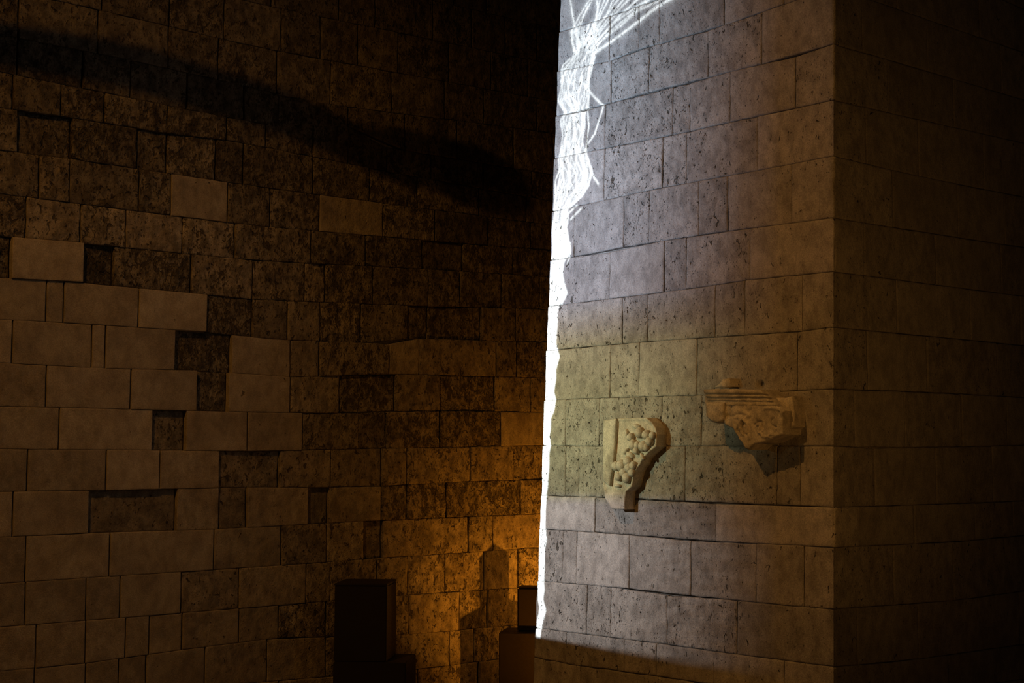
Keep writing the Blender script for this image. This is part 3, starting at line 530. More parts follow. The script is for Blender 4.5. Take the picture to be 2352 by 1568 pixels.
class N:
    """tiny node helper"""
    def __init__(s, nt): s.nt = nt
    def node(s, t, **kw):
        n = s.nt.nodes.new(t)
        for k, v in kw.items(): setattr(n, k, v)
        return n
    def link(s, a, b): s.nt.links.new(a, b)
    def put(s, sock, v):
        if hasattr(v, 'is_linked') or isinstance(v, bpy.types.NodeSocket): s.link(v, sock)
        else: sock.default_value = v
    def math(s, op, a, b=0.0, c=0.0, clamp=False):
        n = s.node('ShaderNodeMath', operation=op, use_clamp=clamp)
        s.put(n.inputs[0], a); s.put(n.inputs[1], b); s.put(n.inputs[2], c)
        return n.outputs[0]
    def noise(s, vec, scale, detail=3, rough=0.55, dist=0.0):
        n = s.node('ShaderNodeTexNoise'); s.link(vec, n.inputs['Vector'])
        n.inputs['Scale'].default_value = scale; n.inputs['Detail'].default_value = detail
        n.inputs['Roughness'].default_value = rough; n.inputs['Distortion'].default_value = dist
        return n.outputs[0]
    def ramp(s, v, lo, hi, a=0.0, b=1.0):
        n = s.node('ShaderNodeMapRange', interpolation_type='SMOOTHSTEP')
        s.put(n.inputs[0], v); s.put(n.inputs[1], lo); s.put(n.inputs[2], hi); s.put(n.inputs[3], a); s.put(n.inputs[4], b)
        return n.outputs[0]
    def mix(s, f, a, b, mode='MIX'):
        n = s.node('ShaderNodeMix', data_type='RGBA', blend_type=mode)
        s.put(n.inputs[0], f); s.put(n.inputs[6], a); s.put(n.inputs[7], b)
        return n.outputs[2]

def stone_material(name, c1, c2, pit_col, pit_scale=34.0, pit_gain=1.0, bump=1.0, per_object=True, mottle=0.3):
    m, nt, b = newmat(name); g = N(nt)
    tc = g.node('ShaderNodeTexCoord')
    if per_object:
        oi = g.node('ShaderNodeObjectInfo')
        off = g.node('ShaderNodeVectorMath', operation='SCALE'); cmb = g.node('ShaderNodeCombineXYZ')
        g.link(oi.outputs['Random'], cmb.inputs[0]); g.link(oi.outputs['Random'], cmb.inputs[1]); g.link(oi.outputs['Random'], cmb.inputs[2])
        g.link(cmb.outputs[0], off.inputs[0]); off.inputs['Scale'].default_value = 37.0
        add = g.node('ShaderNodeVectorMath', operation='ADD')
        g.link(tc.outputs['Object'], add.inputs[0]); g.link(off.outputs[0], add.inputs[1]); P = add.outputs[0]
        ra = g.node('ShaderNodeAttribute', attribute_type='OBJECT', attribute_name='rough'); rough = ra.outputs['Fac']
        da = g.node('ShaderNodeAttribute', attribute_type='OBJECT', attribute_name='dark'); dark = da.outputs['Fac']
        tone = oi.outputs['Random']
    else:
        P = tc.outputs['Object']; rough = 0.45; dark = 0.0; tone = 0.5
    mp = g.node('ShaderNodeMapping'); g.link(P, mp.inputs[0]); mp.inputs['Scale'].default_value = (1, 1, 0.7); mp.inputs['Rotation'].default_value = (0.35, 0.35, 0)
    PS = mp.outputs[0]
    macro = g.noise(P, 4.0, 3); med = g.noise(PS, 17.0, 4, 0.6); fine = g.noise(P, 150.0, 3, 0.6)
    pn = g.noise(PS, pit_scale, 3, 0.55, 0.6); pn2 = g.noise(PS, pit_scale * 2.6, 2, 0.5, 0.3)
    cluster = g.noise(P, 6.5, 2)
    # pits open where the pit noise is high; rough stones and clusters lower the threshold
    thr = g.math('SUBTRACT', 0.765, g.math('MULTIPLY', rough, 0.12 * pit_gain))
    thr = g.math('SUBTRACT', thr, g.math('MULTIPLY', g.ramp(cluster, 0.42, 0.68), g.math('MULTIPLY', rough, 0.09)))
    pit = g.ramp(g.math('SUBTRACT', pn, thr), -0.015, 0.06)
    pit2 = g.ramp(g.math('SUBTRACT', pn2, g.math('ADD', thr, 0.01)), -0.01, 0.05)
    pits = g.math('MAXIMUM', pit, g.math('MULTIPLY', pit2, 0.8))
    col = g.mix(g.ramp(macro, 0.3, 0.7), c1, c2)
    var = g.math('ADD', g.math('MULTIPLY', tone, 0.22), 0.86)
    amp = g.math('ADD', 0.22, g.math('MULTIPLY', rough, mottle))
    var = g.math('MULTIPLY', var, g.math('SUBTRACT', 1.06, g.math('MULTIPLY', g.ramp(med, 0.36, 0.68), amp)))
    big = g.ramp(g.noise(PS, 20.0, 5, 0.72, 0.2), 0.47, 0.62)
    var = g.math('MULTIPLY', var, g.math('SUBTRACT', 1.0, g.math('MULTIPLY', big, g.math('MULTIPLY', rough, mottle * 0.9))))
    var = g.math('MULTIPLY', var, g.ramp(fine, 0.32, 0.68, 0.80, 1.14))
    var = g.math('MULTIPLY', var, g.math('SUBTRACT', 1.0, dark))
    vc = g.node('ShaderNodeCombineColor'); [g.link(var, vc.inputs[k]) for k in range(3)]
    col = g.mix(1.0, col, vc.outputs[0], 'MULTIPLY')
    col = g.mix(g.math('MULTIPLY', pits, 0.82), col, pit_col)
    g.link(col, b.inputs['Base Color']); b.inputs['Roughness'].default_value = 0.92
    h = g.math('MULTIPLY', med, g.math('ADD', g.math('MULTIPLY', rough, 0.9), 0.25))
    h = g.math('ADD', h, g.math('MULTIPLY', fine, 0.16))
    h = g.math('SUBTRACT', h, g.math('MULTIPLY', pits, 0.8))
    bp = g.node('ShaderNodeBump'); bp.inputs['Strength'].default_value = 1.0; bp.inputs['Distance'].default_value = 0.011 * bump
    g.link(h, bp.inputs['Height']); g.link(bp.outputs[0], b.inputs['Normal'])
    return m

M_PIER = stone_material('pale_shelly_limestone', (0.47, 0.44, 0.39, 1), (0.39, 0.36, 0.315, 1), (0.06, 0.05, 0.032, 1), 40, 1.35, 1.7, True, 0.28)
M_WALL = stone_material('weathered_limestone', (0.385, 0.33, 0.245, 1), (0.29, 0.24, 0.175, 1), (0.05, 0.04, 0.028, 1), 28, 1.5, 2.4, True, 0.48)
M_MORTAR = stone_material('lime_mortar', (0.40, 0.36, 0.30, 1), (0.32, 0.28, 0.23, 1), (0.06, 0.05, 0.035, 1), 40, 1, 1.2, False)
M_CARVED = stone_material('carved_cream_limestone', (0.74, 0.68, 0.56, 1), (0.62, 0.56, 0.45, 1), (0.16, 0.12, 0.08, 1), 60, 0.5, 0.45, False)
M_FLOOR = stone_material('worn_paving', (0.24, 0.20, 0.16, 1), (0.18, 0.15, 0.12, 1), (0.05, 0.04, 0.03, 1), 30, 1, 1, False)

m, nt, b = newmat('dark_brown_painted_board'); g = N(nt)
tc = g.node('ShaderNodeTexCoord'); n1 = g.noise(tc.outputs['Object'], 9.0, 4); n2 = g.noise(tc.outputs['Object'], 90.0, 2)
g.link(g.mix(n1, (0.013, 0.010, 0.008, 1), (0.020, 0.015, 0.011, 1)), b.inputs['Base Color'])
g.link(g.ramp(n2, 0.3, 0.7, 0.5, 0.7), b.inputs['Roughness'])
M_BOARD = m

# ------------------------------------------------------------------ object helpers
def link_obj(name, me, parent=None, mat=None):
    o = bpy.data.objects.new(name, me); COL.objects.link(o)
    if parent is not None: o.parent = parent
    if mat is not None: me.materials.append(mat)
    return o

def recentre(verts):
    c = Vector((0, 0, 0))
    lo = [min(v[k] for v in verts) for k in range(3)]; hi = [max(v[k] for v in verts) for k in range(3)]
    c = Vector([(lo[k] + hi[k]) / 2 for k in range(3)])
    return c, [Vector(v) - c for v in verts]

def mesh_obj(name, verts, faces, parent=None, mat=None, smooth_n=None, ploc=Vector((0, 0, 0))):
    c, vv = recentre(verts)
    me = bpy.data.meshes.new(name); me.from_pydata([tuple(v) for v in vv], [], faces); me.update()
    if smooth_n:
        fl = [i < smooth_n for i in range(len(me.polygons))]
        me.polygons.foreach_set('use_smooth', fl)
    o = link_obj(name, me, parent, mat); o.location = c - ploc
    return o

def thing(name, label, cat, loc=(0, 0, 0), group=None):
    o = bpy.data.objects.new(name, None); COL.objects.link(o); o.location = loc; o.empty_display_size = 0.1
    o['label'] = label; o['category'] = cat
    if group: o['group'] = group
    return o

def box_mesh(x0, x1, y0, y1, z0, z1):
    v = [(x, y, z) for x in (x0, x1) for y in (y0, y1) for z in (z0, z1)]
    f = [(0, 1, 3, 2), (4, 6, 7, 5), (0, 4, 5, 1), (2, 3, 7, 6), (0, 2, 6, 4), (1, 5, 7, 3)]
    return v, f

def params(length, step, edge=(0.0, 0.004, 0.012)):
    e = [v for v in edge if v < length * 0.3]
    lo, hi = edge[-1] + step * 0.5, length - edge[-1] - step * 0.5
    k = max(1, int((hi - lo) / step))
    mid = [lo + (hi - lo) * i / k for i in range(k + 1)] if hi > lo else [length / 2]
    return sorted(set(e + mid + [length - v for v in e]))

def fbm(p, f, seed):
    q = Vector((p[0] * f + seed, p[1] * f + seed * 1.7, p[2] * f - seed))
    return noise.noise(q) + 0.5 * noise.noise(q * 2.1)

def setback(e, r):
    if e >= r: return 0.0
    return r * (1 - math.sqrt(max(0.0, 1 - (1 - e / r) ** 2)))

def relief(p, seed, rough):
    h = fbm(p, 5.0, seed) * (0.0022 + 0.0045 * rough)
    if rough > 0.45:
        h += max(0.0, fbm(p, 22.0, seed + 3) - 0.25) * -0.009 * rough
        h += fbm(p, 30.0, seed + 7) * 0.0022 * rough
    return h

def edge_wear(e, p, seed, rough):
    """how far the arris is worn back at distance e from the joint"""
    w = 0.0028 + 0.006 * rough + 0.016 * max(0.0, fbm(p, 9.0, seed + 11) - 0.3) * (0.4 + rough)
    return setback(e, min(0.03, w))

def flat_stone(base, along, inward, row, parent, mat, depth, gap, step, seed, dents=(), wear=1.0):
    """one block of a flat face. base(a, z) -> point on the face plane"""
    a0, a1, zb0, zb1, zt1, zt0, rough, dark, off = row[:9]
    L = abs(a1 - a0); H = ((zt0 - zb0) + (zt1 - zb1)) / 2
    us = params(L - 2 * gap, step); vs_ = params(H - 2 * gap, step)
    nu, nv = len(us), len(vs_)
    verts = []
    sgn = 1 if a1 > a0 else -1
    for j, v in enumerate(vs_):
        for i, u in enumerate(us):
            s = (u + gap) / L; t = (v + gap) / H
            a = a0 + sgn * (u + gap)
            zb = zb0 + (zb1 - zb0) * s; zt = zt0 + (zt1 - zt0) * s
            z = zb + (zt - zb) * t
            p = base(a, z)
            eu = min(u, us[-1] - u); ev = min(v, vs_[-1] - v)
            if eu < 1e-6 or ev < 1e-6 or eu < .013 or ev < .013:     # ragged arris
                wob = 0.0035 * (0.5 + rough)
                p = p + along * (noise.noise(p * 14 + Vector((seed, 0, 0))) * wob * (eu < .013)) \
                      + Vector((0, 0, noise.noise(p * 14 + Vector((0, seed, 0))) * wob * (ev < .013)))
            d = wear * (edge_wear(eu, p, seed, rough) + edge_wear(ev, p, seed + 5, rough))
            d = min(d, 0.03) - relief(p, seed, rough) - off
            for (da, dz, dr, dd) in dents:
                k = ((a - da) ** 2 + (z - dz) ** 2) / dr ** 2
                if k < 6: d += dd * math.exp(-k)
            verts.append(p + inward * d)
    faces = []
    for j in range(nv - 1):
        for i in range(nu - 1):
            faces.append((j * nu + i, j * nu + i + 1, (j + 1) * nu + i + 1, (j + 1) * nu + i))
    ns = len(faces)
    ring = [i for i in range(nu)] + [j * nu + nu - 1 for j in range(1, nv)] + [(nv - 1) * nu + i for i in range(nu - 2, -1, -1)] + [j * nu for j in range(nv - 2, 0, -1)]
    nb = len(verts)
    for k in ring:
        i, j = k % nu, k // nu
        s = (us[i] + gap) / L
        a = a0 + sgn * (us[i] + gap); zb = zb0 + (zb1 - zb0) * s; zt = zt0 + (zt1 - zt0) * s
        z = zb + (zt - zb) * (vs_[j] + gap) / H
        verts.append(base(a, z) + inward * depth)
    m_ = len(ring)
    for q in range(m_):
        faces.append((ring[q], nb + q, nb + (q + 1) % m_, ring[(q + 1) % m_]))
    faces.append(tuple(range(nb + m_ - 1, nb - 1, -1)))
    o = mesh_obj('stone', verts, faces, parent, mat, ns)
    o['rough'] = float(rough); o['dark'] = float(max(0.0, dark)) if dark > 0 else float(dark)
    return o

# ------------------------------------------------------------------ setting: floor, left wall
v, f = box_mesh(-2.0, 10.2, -2.5, 9.6, -0.2, 0.0)
fl = mesh_obj('floor', v, f, None, M_FLOOR); fl['kind'] = 'structure'

v, f = box_mesh(1.2, 10.2, WALL_Y + 0.05, WALL_Y + 0.9, 0.0, 7.2)
wall = mesh_obj('wall_left', v, f, None, M_MORTAR); wall['kind'] = 'structure'
wl = wall.location.copy()

seed = 1.0
for row in WALL_STONES:
    seed += 3.37
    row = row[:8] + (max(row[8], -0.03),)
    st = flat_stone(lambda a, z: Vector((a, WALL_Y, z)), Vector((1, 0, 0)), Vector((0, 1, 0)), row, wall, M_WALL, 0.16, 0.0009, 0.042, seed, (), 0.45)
    st.location -= wl

# added unseen board above the view, cut so its shadow makes the wall's dark band
nb = len(CASTER_PROFILE)
bv = [(x, 7.3, z) for x, z in CASTER_PROFILE] + [(x, 7.36, z) for x, z in CASTER_PROFILE]
bf = [tuple(range(nb)), tuple(range(2 * nb - 1, nb - 1, -1))] + [(q, nb + q, nb + (q + 1) % nb, (q + 1) % nb) for q in range(nb)]
caster = mesh_obj('shadow_caster_1', bv, bf, None, M_BOARD); caster['kind'] = 'structure'
for hx, hz in ((1.9, 5.45), (4.2, 5.38)):
    v, f = box_mesh(hx - 0.006, hx + 0.006, 7.324, 7.336, hz, 9.0)
    mesh_obj('caster_rod', v, f, caster, M_BOARD, None, caster.location.copy())  # rods added only to hold up the made-up shadow board

# ------------------------------------------------------------------ the pier
pier = thing('stone_pier', 'tall square pier of pale limestone blocks lit by a white projected bolt', 'pillar', (7.05, 5.35, 0))
pl = Vector(pier.location)
def far_y(z): return FAR_Y0 + FAR_B * z
cv = []
for z in (0.0, 5.6):
    cv += [(fx(z) + 0.04, NEAR_Y + 0.04, z), (RIGHT_X - 0.02, NEAR_Y + 0.04, z), (RIGHT_X - 0.02, far_y(z) - 0.03, z), (fx(z) + 0.04, far_y(z) - 0.03, z)]
core = mesh_obj('mortar_core', cv, [(3, 2, 1, 0), (4, 5, 6, 7), (0, 1, 5, 4), (1, 2, 6, 5), (2, 3, 7, 6), (3, 0, 4, 7)], pier, M_MORTAR, None, pl)

SOCK = SOCKET[0]
for row in FRONT_STONES:
    seed += 3.37
    dents = []
    a0, a1 = row[0], row[1]
    if a1 < SOCK[0] < a0 and min(row[2], row[3]) < SOCK[1] < max(row[4], row[5]): dents.append((SOCK[0], SOCK[1], 0.017, 0.075))
    st = flat_stone(lambda a, z: FP(a, z), Vector((0, 1, 0)), Vector((1, 0, 0)), row, pier, M_PIER, 0.30 if row[9] else 0.16, 0.0006, 0.008 if dents else 0.024, seed, dents)
    st.location -= pl
for row in RIGHT_STONES:
    seed += 3.37
    st = flat_stone(lambda a, z: Vector((a, NEAR_Y, z)), Vector((1, 0, 0)), Vector((0, 1, 0)), row, pier, M_PIER, 0.16, 0.0014, 0.04, seed)
    st.location -= pl

def quoin(row, seed):
    yf, xr, zf0, zf1, zc0, zc1, zr0, zr1, rough, dark, off = row
    gap = 0.0006
    LA = yf - NEAR_Y; zm = (zc0 + zc1) / 2; LB = xr - fx(zm); H = zc1 - zc0
    ua = params(LA - gap, 0.026); ub = params(LB - gap, 0.036)
    vs_ = params(H - 2 * gap, 0.026)
    path = [('f', u + gap, u) for u in ua]              # far joint -> corner (last is the arris)
    path += [('r', u, LB - gap - u) for u in ub[1:]]
    nu, nv = len(path), len(vs_); verts = []
    for j, v_ in enumerate(vs_):
        t = (v_ + gap) / H
        for i, (k, u, _) in enumerate(path):
            if k == 'f':
                s = u / LA; zb = zf0 + (zc0 - zf0) * s; zt = zf1 + (zc1 - zf1) * s
                z = zb + (zt - zb) * t; y = yf - u; p = FP(y, z); inw = Vector((1, 0, 0)); ec = LA - u; ej = u - gap
            else:
                s = u / LB; zb = zc0 + (zr0 - zc0) * s; zt = zc1 + (zr1 - zc1) * s
                z = zb + (zt - zb) * t; p = Vector((fx(z) + u * (xr - fx(z)) / LB, NEAR_Y, z)); inw = Vector((0, 1, 0)); ec = u; ej = LB - gap - u
            ev = min(v_, vs_[-1] - v_)
            d = min(0.03, edge_wear(ej, p, seed, rough) + edge_wear(ev, p, seed + 5, rough))
            if k == 'f' and ec < 1e-6:
                r = 0.006 + 0.012 * max(0.0, fbm(p, 8, seed + 21))
                verts.append(p + Vector((1, 1, 0)) * (0.3 * r + d * 0.7 - relief(p, seed, rough * .5)))
            else:
                d += setback(ec, 0.010 + 0.012 * max(0.0, fbm(p, 8, seed + 21))) - relief(p, seed, rough) - off
                verts.append(p + inw * d)
    faces = []
    for j in range(nv - 1):
        for i in range(nu - 1):
            faces.append((j * nu + i, j * nu + i + 1, (j + 1) * nu + i + 1, (j + 1) * nu + i))
    ns = len(faces)
    b0 = len(verts); verts.append(Vector((xr - gap, yf - gap, zf0 + gap))); verts.append(Vector((xr - gap, yf - gap, zf1 - gap)))
    faces.append(tuple([b0] + list(range(nu - 1, -1, -1))))
    faces.append(tuple(list(range((nv - 1) * nu, nv * nu)) + [b0 + 1]))
    faces.append(tuple([j * nu for j in range(nv)] + [b0 + 1, b0]))
    faces.append(tuple([b0, b0 + 1] + [j * nu + nu - 1 for j in range(nv - 1, -1, -1)]))
    o = mesh_obj('stone', verts, faces, pier, M_PIER, ns, pl)
    o['rough'] = float(rough); o['dark'] = float(dark)
for row in QUOINS:
    seed += 3.37
    quoin(row, seed)

# ------------------------------------------------------------------ carved fragments
def inside(pt, poly):
    c = False; n = len(poly)
    for i in range(n):
        x1, y1 = poly[i]; x2, y2 = poly[i - 1]
        if (y1 > pt[1]) != (y2 > pt[1]) and pt[0] < (x2 - x1) * (pt[1] - y1) / (y2 - y1) + x1: c = not c
    return c
def seg_dist(p, a, b):
    ax, ay = a; bx, by = b; dx, dy = bx - ax, by - ay
    t = max(0.0, min(1.0, ((p[0] - ax) * dx + (p[1] - ay) * dy) / (dx * dx + dy * dy + 1e-12)))
    return math.hypot(p[0] - ax - t * dx, p[1] - ay - t * dy)
def poly_dist(p, poly): return min(seg_dist(p, poly[i], poly[i - 1]) for i in range(len(poly)))
def densify(poly, step):
    out = []
    for i in range(len(poly)):
        a, b_ = poly[i], poly[(i + 1) % len(poly)]
        k = max(1, int(math.hypot(b_[0] - a[0], b_[1] - a[1]) / step))
        out += [(a[0] + (b_[0] - a[0]) * q / k, a[1] + (b_[1] - a[1]) * q / k) for q in range(k)]
    return out
def smooth_curve(pts, n=14):
    P = [Vector(p).to_2d() for p in pts]; P = [P[0]] + P + [P[-1]]; out = []
    for i in range(1, len(P) - 2):
        for q in range(n):
            t = q / n
            out.append(0.5 * ((2 * P[i]) + (P[i + 1] - P[i - 1]) * t + (2 * P[i - 1] - 5 * P[i] + 4 * P[i + 1] - P[i + 2]) * t * t + (3 * P[i] - P[i - 1] - 3 * P[i + 1] + P[i + 2]) * t ** 3))
    out.append(P[-2]); return [(p.x, p.y) for p in out]

def relief_slab(name, parent, outline, out_front, out_back, height=None, step=0.007, wear=0.006, rough=0.0015, seed=0.0, jag=0.002):
    """a slab standing off the pier face, its front modelled as a height field over the outline"""
    ol = densify(outline, step)
    ol = [(p[0] + noise.noise(Vector((p[0] * 40, p[1] * 40, seed))) * jag, p[1] + noise.noise(Vector((p[0] * 40, p[1] * 40, seed + 9))) * jag) for p in ol]
    ys = [p[0] for p in ol]; zs = [p[1] for p in ol]
    pts = list(ol)
    y = min(ys); r = random.Random(int(seed * 10))
    while y < max(ys):
        z = min(zs)
        while z < max(zs):
            q = (y + r.uniform(-.2, .2) * step, z + r.uniform(-.2, .2) * step)
            if inside(q, ol) and poly_dist(q, ol) > step * 0.45: pts.append(q)
            z += step
        y += step
    nb = len(ol)
    vo, eo, fo, *_ = delaunay_2d_cdt([Vector(p) for p in pts], [(i, (i + 1) % nb) for i in range(nb)], [], 1, 1e-6)
    verts = []
    for p in vo:
        q = (p.x, p.y); e = poly_dist(q, ol)
        h = (height(q) if height else 0.0) + fbm((q[0], q[1], 0), 18, seed) * rough + fbm((q[0], q[1], 0), 60, seed + 4) * rough * 0.5
        h -= setback(e, wear)
        verts.append(FP(q[0], q[1], out_front + h))
    faces = []
    for t in fo:
        a, b_, c = [vo[k] for k in t[:3]]
        ccw = (b_.x - a.x) * (c.y - a.y) - (b_.y - a.y) * (c.x - a.x) > 0
        t = list(t)
        faces.append(tuple(t[::-1] if ccw else t))
    ns = len(faces)
    idx = list(range(nb)); area = sum(ol[i][0] * ol[(i + 1) % nb][1] - ol[(i + 1) % nb][0] * ol[i][1] for i in range(nb))
    if area < 0: idx = idx[::-1]
    base = len(verts)
    for k in idx: verts.append(FP(ol[k][0], ol[k][1], out_back))
    for q in range(nb):
        a, b_ = idx[q], idx[(q + 1) % nb]
        faces.append((a, b_, base + (q + 1) % nb, base + q))
    faces.append(tuple(base + q for q in range(nb)))
    o = mesh_obj(name, verts, faces, parent, M_CARVED, ns, Vector(parent.location) if parent else Vector())
    return o

ICO = bpy.data.meshes.new('ico'); _b = bmesh.new(); bmesh.ops.create_icosphere(_b, subdivisions=3, radius=1.0); _b.to_mesh(ICO); _b.free()
ICO_V = [v.co.copy() for v in ICO.vertices]; ICO_F = [tuple(p.vertices) for p in ICO.polygons]; bpy.data.meshes.remove(ICO)
def blob(name, parent, centre, rx, ry, rz, rot=0.0, seed=0.0, amp=0.08, dimple=True, part_label=None):
    vv = []
    for v in ICO_V:
        k = 1 + amp * fbm(v, 1.6, seed)
        if dimple and v.x < -0.9: k -= (-(v.x) - 0.9) * 1.2
        p = Vector((v.x * rx, v.y * ry, v.z * rz)) * k
        c, s = math.cos(rot), math.sin(rot)
        p = Vector((p.x, p.y * c - p.z * s, p.y * s + p.z * c))
        vv.append(centre + p)
    o = mesh_obj(name, vv, ICO_F, parent, M_CARVED, len(ICO_F), Vector(parent.location))
    return o

# corbel with two bunches of fruit
cy, cz = sum(p[0] for p in CORBEL_OUTLINE) / len(CORBEL_OUTLINE), sum(p[1] for p in CORBEL_OUTLINE) / len(CORBEL_OUTLINE)
corbel = thing('carved_corbel', 'cream stone corbel fragment carved with two bunches of round fruit, curved right side', 'carving', FP(cy, cz))
def corbel_h(q):
    e = poly_dist(q, CORBEL_OUTLINE)
    h = 0.0
    # sunk field behind the fruit, rim left standing along the curved side
    h -= 0.010 * min(1.0, max(0.0, (e - 0.008) / 0.01)) * (1.0 if q[1] > 1.62 else 0.3)
    for (y, z, r) in FRUIT:
        d2 = ((q[0] - y) ** 2 + (q[1] - z) ** 2) / (r * 1.5) ** 2
        h += 0.006 * math.exp(-d2)
    return h
relief_slab('body', corbel, CORBEL_OUTLINE, 0.082, -0.004, corbel_h, 0.006, 0.005, 0.0014, 2.0)
relief_slab('fillet', corbel, CORBEL_FILLET, 0.094, 0.066, None, 0.008, 0.004, 0.001, 3.0, 0.0012)
k = 0
for (y, z, r) in FRUIT:
    k += 1
    blob('fruit', corbel, FP(y, z, 0.088), r * 1.2, r * 1.36, r * 1.36 * (1.25 if k in (10, 11) else 1.02), 0.0, k * 2.3, 0.07)
for (y, z, p, q, an) in LEAVES:
    k += 1
    blob('leaf', corbel, FP(y, z, 0.076), 0.018, p, q, math.radians(an), k * 1.9, 0.2, False)

# capital fragment with mouldings and leaf carving
cy, cz = sum(p[0] for p in CAPITAL_OUTLINE) / len(CAPITAL_OUTLINE), sum(p[1] for p in CAPITAL_OUTLINE) / len(CAPITAL_OUTLINE)
capital = thing('carved_capital', 'broken stone capital fragment with straight mouldings above worn leaf carving', 'carving', FP(cy, cz))
RIBS = [(smooth_curve(r[:4], 8), r[4], r[5]) for r in CAPITAL_RIBS]
def capital_h(q):
    h = 0.0
    for pts, w, a in RIBS:
        d = min(seg_dist(q, pts[i], pts[i + 1]) for i in range(len(pts) - 1))
        if d < w * 2: h += a * 0.8 * math.exp(-(d / (w * 0.6)) ** 2)
    h += fbm((q[0], q[1], 0), 25, 31.0) * 0.005
    return h
relief_slab('body', capital, CAPITAL_OUTLINE, 0.15, -0.004, capital_h, 0.0055, 0.008, 0.002, 5.0)
relief_slab('side_slab', capital, CAPITAL_SLAB, 0.09, -0.004, None, 0.012, 0.008, 0.002, 6.0)
for i, mo in enumerate(MOULDINGS):
    relief_slab('moulding', capital, mo, 0.166 - 0.003 * i, 0.13, None, 0.008, 0.006, 0.0008, 7.0 + i, 0.001)
relief_slab('bracket', capital, BRACKET, 0.172, 0.13, lambda q: 0.004 * noise.noise(Vector((q[0] * 45, q[1] * 45, 3))), 0.007, 0.01, 0.002, 12.0)

# loose chip wedged above the capital
chip = relief_slab('stone_chip', None, CHIP, 0.05, -0.002, lambda q: 0.02 * (1 - min(1.0, abs(q[0] - CHIP[2][0]) / 0.05)), 0.012, 0.006, 0.001, 14.0)
chip['label'] = 'small pale wedge of stone lying on top of the broken capital'; chip['category'] = 'stone'

# ------------------------------------------------------------------ pedestals by the left wall
FW2 = Vector((0.64945, 0.76041, 0)); RT2 = Vector((0.76041, -0.64945, 0))
def board_box(name, parent, w, d, z0, z1, off=(0, 0), bev=0.006, lip=0.0):
    bm = bmesh.new()
    bmesh.ops.create_cube(bm, size=1.0)
    for v_ in bm.verts:
        v_.co.x = v_.co.x * w + off[0]; v_.co.y = v_.co.y * d + off[1]; v_.co.z = z0 + (v_.co.z + 0.5) * (z1 - z0)
    bmesh.ops.bevel(bm, geom=bm.edges[:], offset=bev, segments=2, affect='EDGES')
    me = bpy.data.meshes.new(name); bm.to_mesh(me); bm.free()
    return link_obj(name, me, parent, M_BOARD)
def pedestal(label, depth, lateral, yaw, parts):
    c = FW2 * depth + RT2 * lateral
    t = thing('display_pedestal', label, 'pedestal', (c.x, c.y, 0), 'dark pedestals along the left wall')
    t.rotation_euler = (0, 0, math.atan2(FW2.y, FW2.x) - math.pi / 2 + yaw)
    for (n, w, d, z0, z1, off, bev) in parts: board_box(n, t, w, d, z0, z1, off, bev)
    return t
pedestal('dark box pedestal standing clear in front of the rough left wall', 10.05, -1.020, math.radians(-4.8),
         [('plinth', 0.50, 0.46, 0.0, 0.44, (0.07, 0.0), 0.006), ('box', 0.36, 0.40, 0.44, 0.953, (0, 0), 0.005), ('top_board', 0.364, 0.404, 0.953, 0.968, (0, 0), 0.003)])
pedestal('dark stepped pedestal half hidden behind the edge of the pier', 11.02, 0.157, math.radians(-10),
         [('plinth', 0.46, 0.34, 0.0, 0.515, (0, 0), 0.006), ('box', 0.17, 0.16, 0.515, 0.842, (-0.02, 0), 0.01), ('top_board', 0.16, 0.15, 0.842, 0.85, (-0.02, 0), 0.003)])

# ------------------------------------------------------------------ the projector's picture
bpy.context.view_layer.update()
PM = proj.matrix_world.inverted()
def to_uv(p):
    q = PM @ Vector(p); return q.x / -q.z, q.y / -q.z
U0, U1, V0, V1 = -0.40, 0.40, -0.56, 0.66
IW, IH = 1000, 1500
def uv_px(p):
    u, v = to_uv(p); return (u - U0) / (U1 - U0) * IW, (v - V0) / (V1 - V0) * IH
PXM = IW / (U1 - U0) / (PROJ_AIM - PROJ_LOC).length        # picture pixels per metre on the stone

# every picture pixel's place on the pier face
gx, gy = np.meshgrid(U0 + (np.arange(IW) + .5) / IW * (U1 - U0), V0 + (np.arange(IH) + .5) / IH * (V1 - V0))
MW = np.array(proj.matrix_world)
D = np.stack([gx, gy, -np.ones_like(gx)], -1) @ MW[:3, :3].T
o = MW[:3, 3]
tt = (FRONT_X0 + FRONT_B * o[2] - o[0]) / (D[..., 0] - FRONT_B * D[..., 2])
YY = o[1] + tt * D[..., 1]; ZZ = o[2] + tt * D[..., 2]
# soft picture behind the bolt: rows of (left .. right) brightness and a tint for each row
GLOW = [  # (tint rgb), brightness across
 ((.74, 1.05, 1.50), (1.0, 1.00, .66, .34, .13, .03)),
 ((.74, 1.05, 1.50), (1.0, .98, .66, .34, .12, .03)),
 ((.80, 1.02, 1.42), (.95, .92, .62, .32, .10, .02)),
 ((.83, 1.0, 1.38), (.98, .95, .58, .27, .07, .01)),
 ((.86, .99, 1.32), (.98, .85, .48, .20, .05, .01)),
 ((.97, 1.0, 1.02), (.90, .66, .38, .18, .06, .01)),
 ((1.02, 1.02, .70), (.78, .62, .46, .24, .07, .01)),
 ((1.00, 1.03, .62), (.80, .72, .50, .24, .06, .01)),
 ((.98, 1.05, .64), (.78, .66, .42, .22, .06, .01)),
 ((.98, 1.05, .70), (.74, .60, .40, .20, .05, .01)),
 ((.97, .99, 1.05), (.92, .82, .46, .22, .05, .01)),
 ((.97, .98, 1.06), (.92, .86, .62, .36, .10, .01)),
 ((.97, .98, 1.06), (.86, .82, .60, .33, .10, .01)),
 ((.97, .98, 1.05), (.80, .72, .50, .26, .07, .01)),
 ((.97, .98, 1.04), (.74, .66, .44, .22, .05, .01))]
gz = np.array(GLOW_Z); gyy = np.array(GLOW_Y)
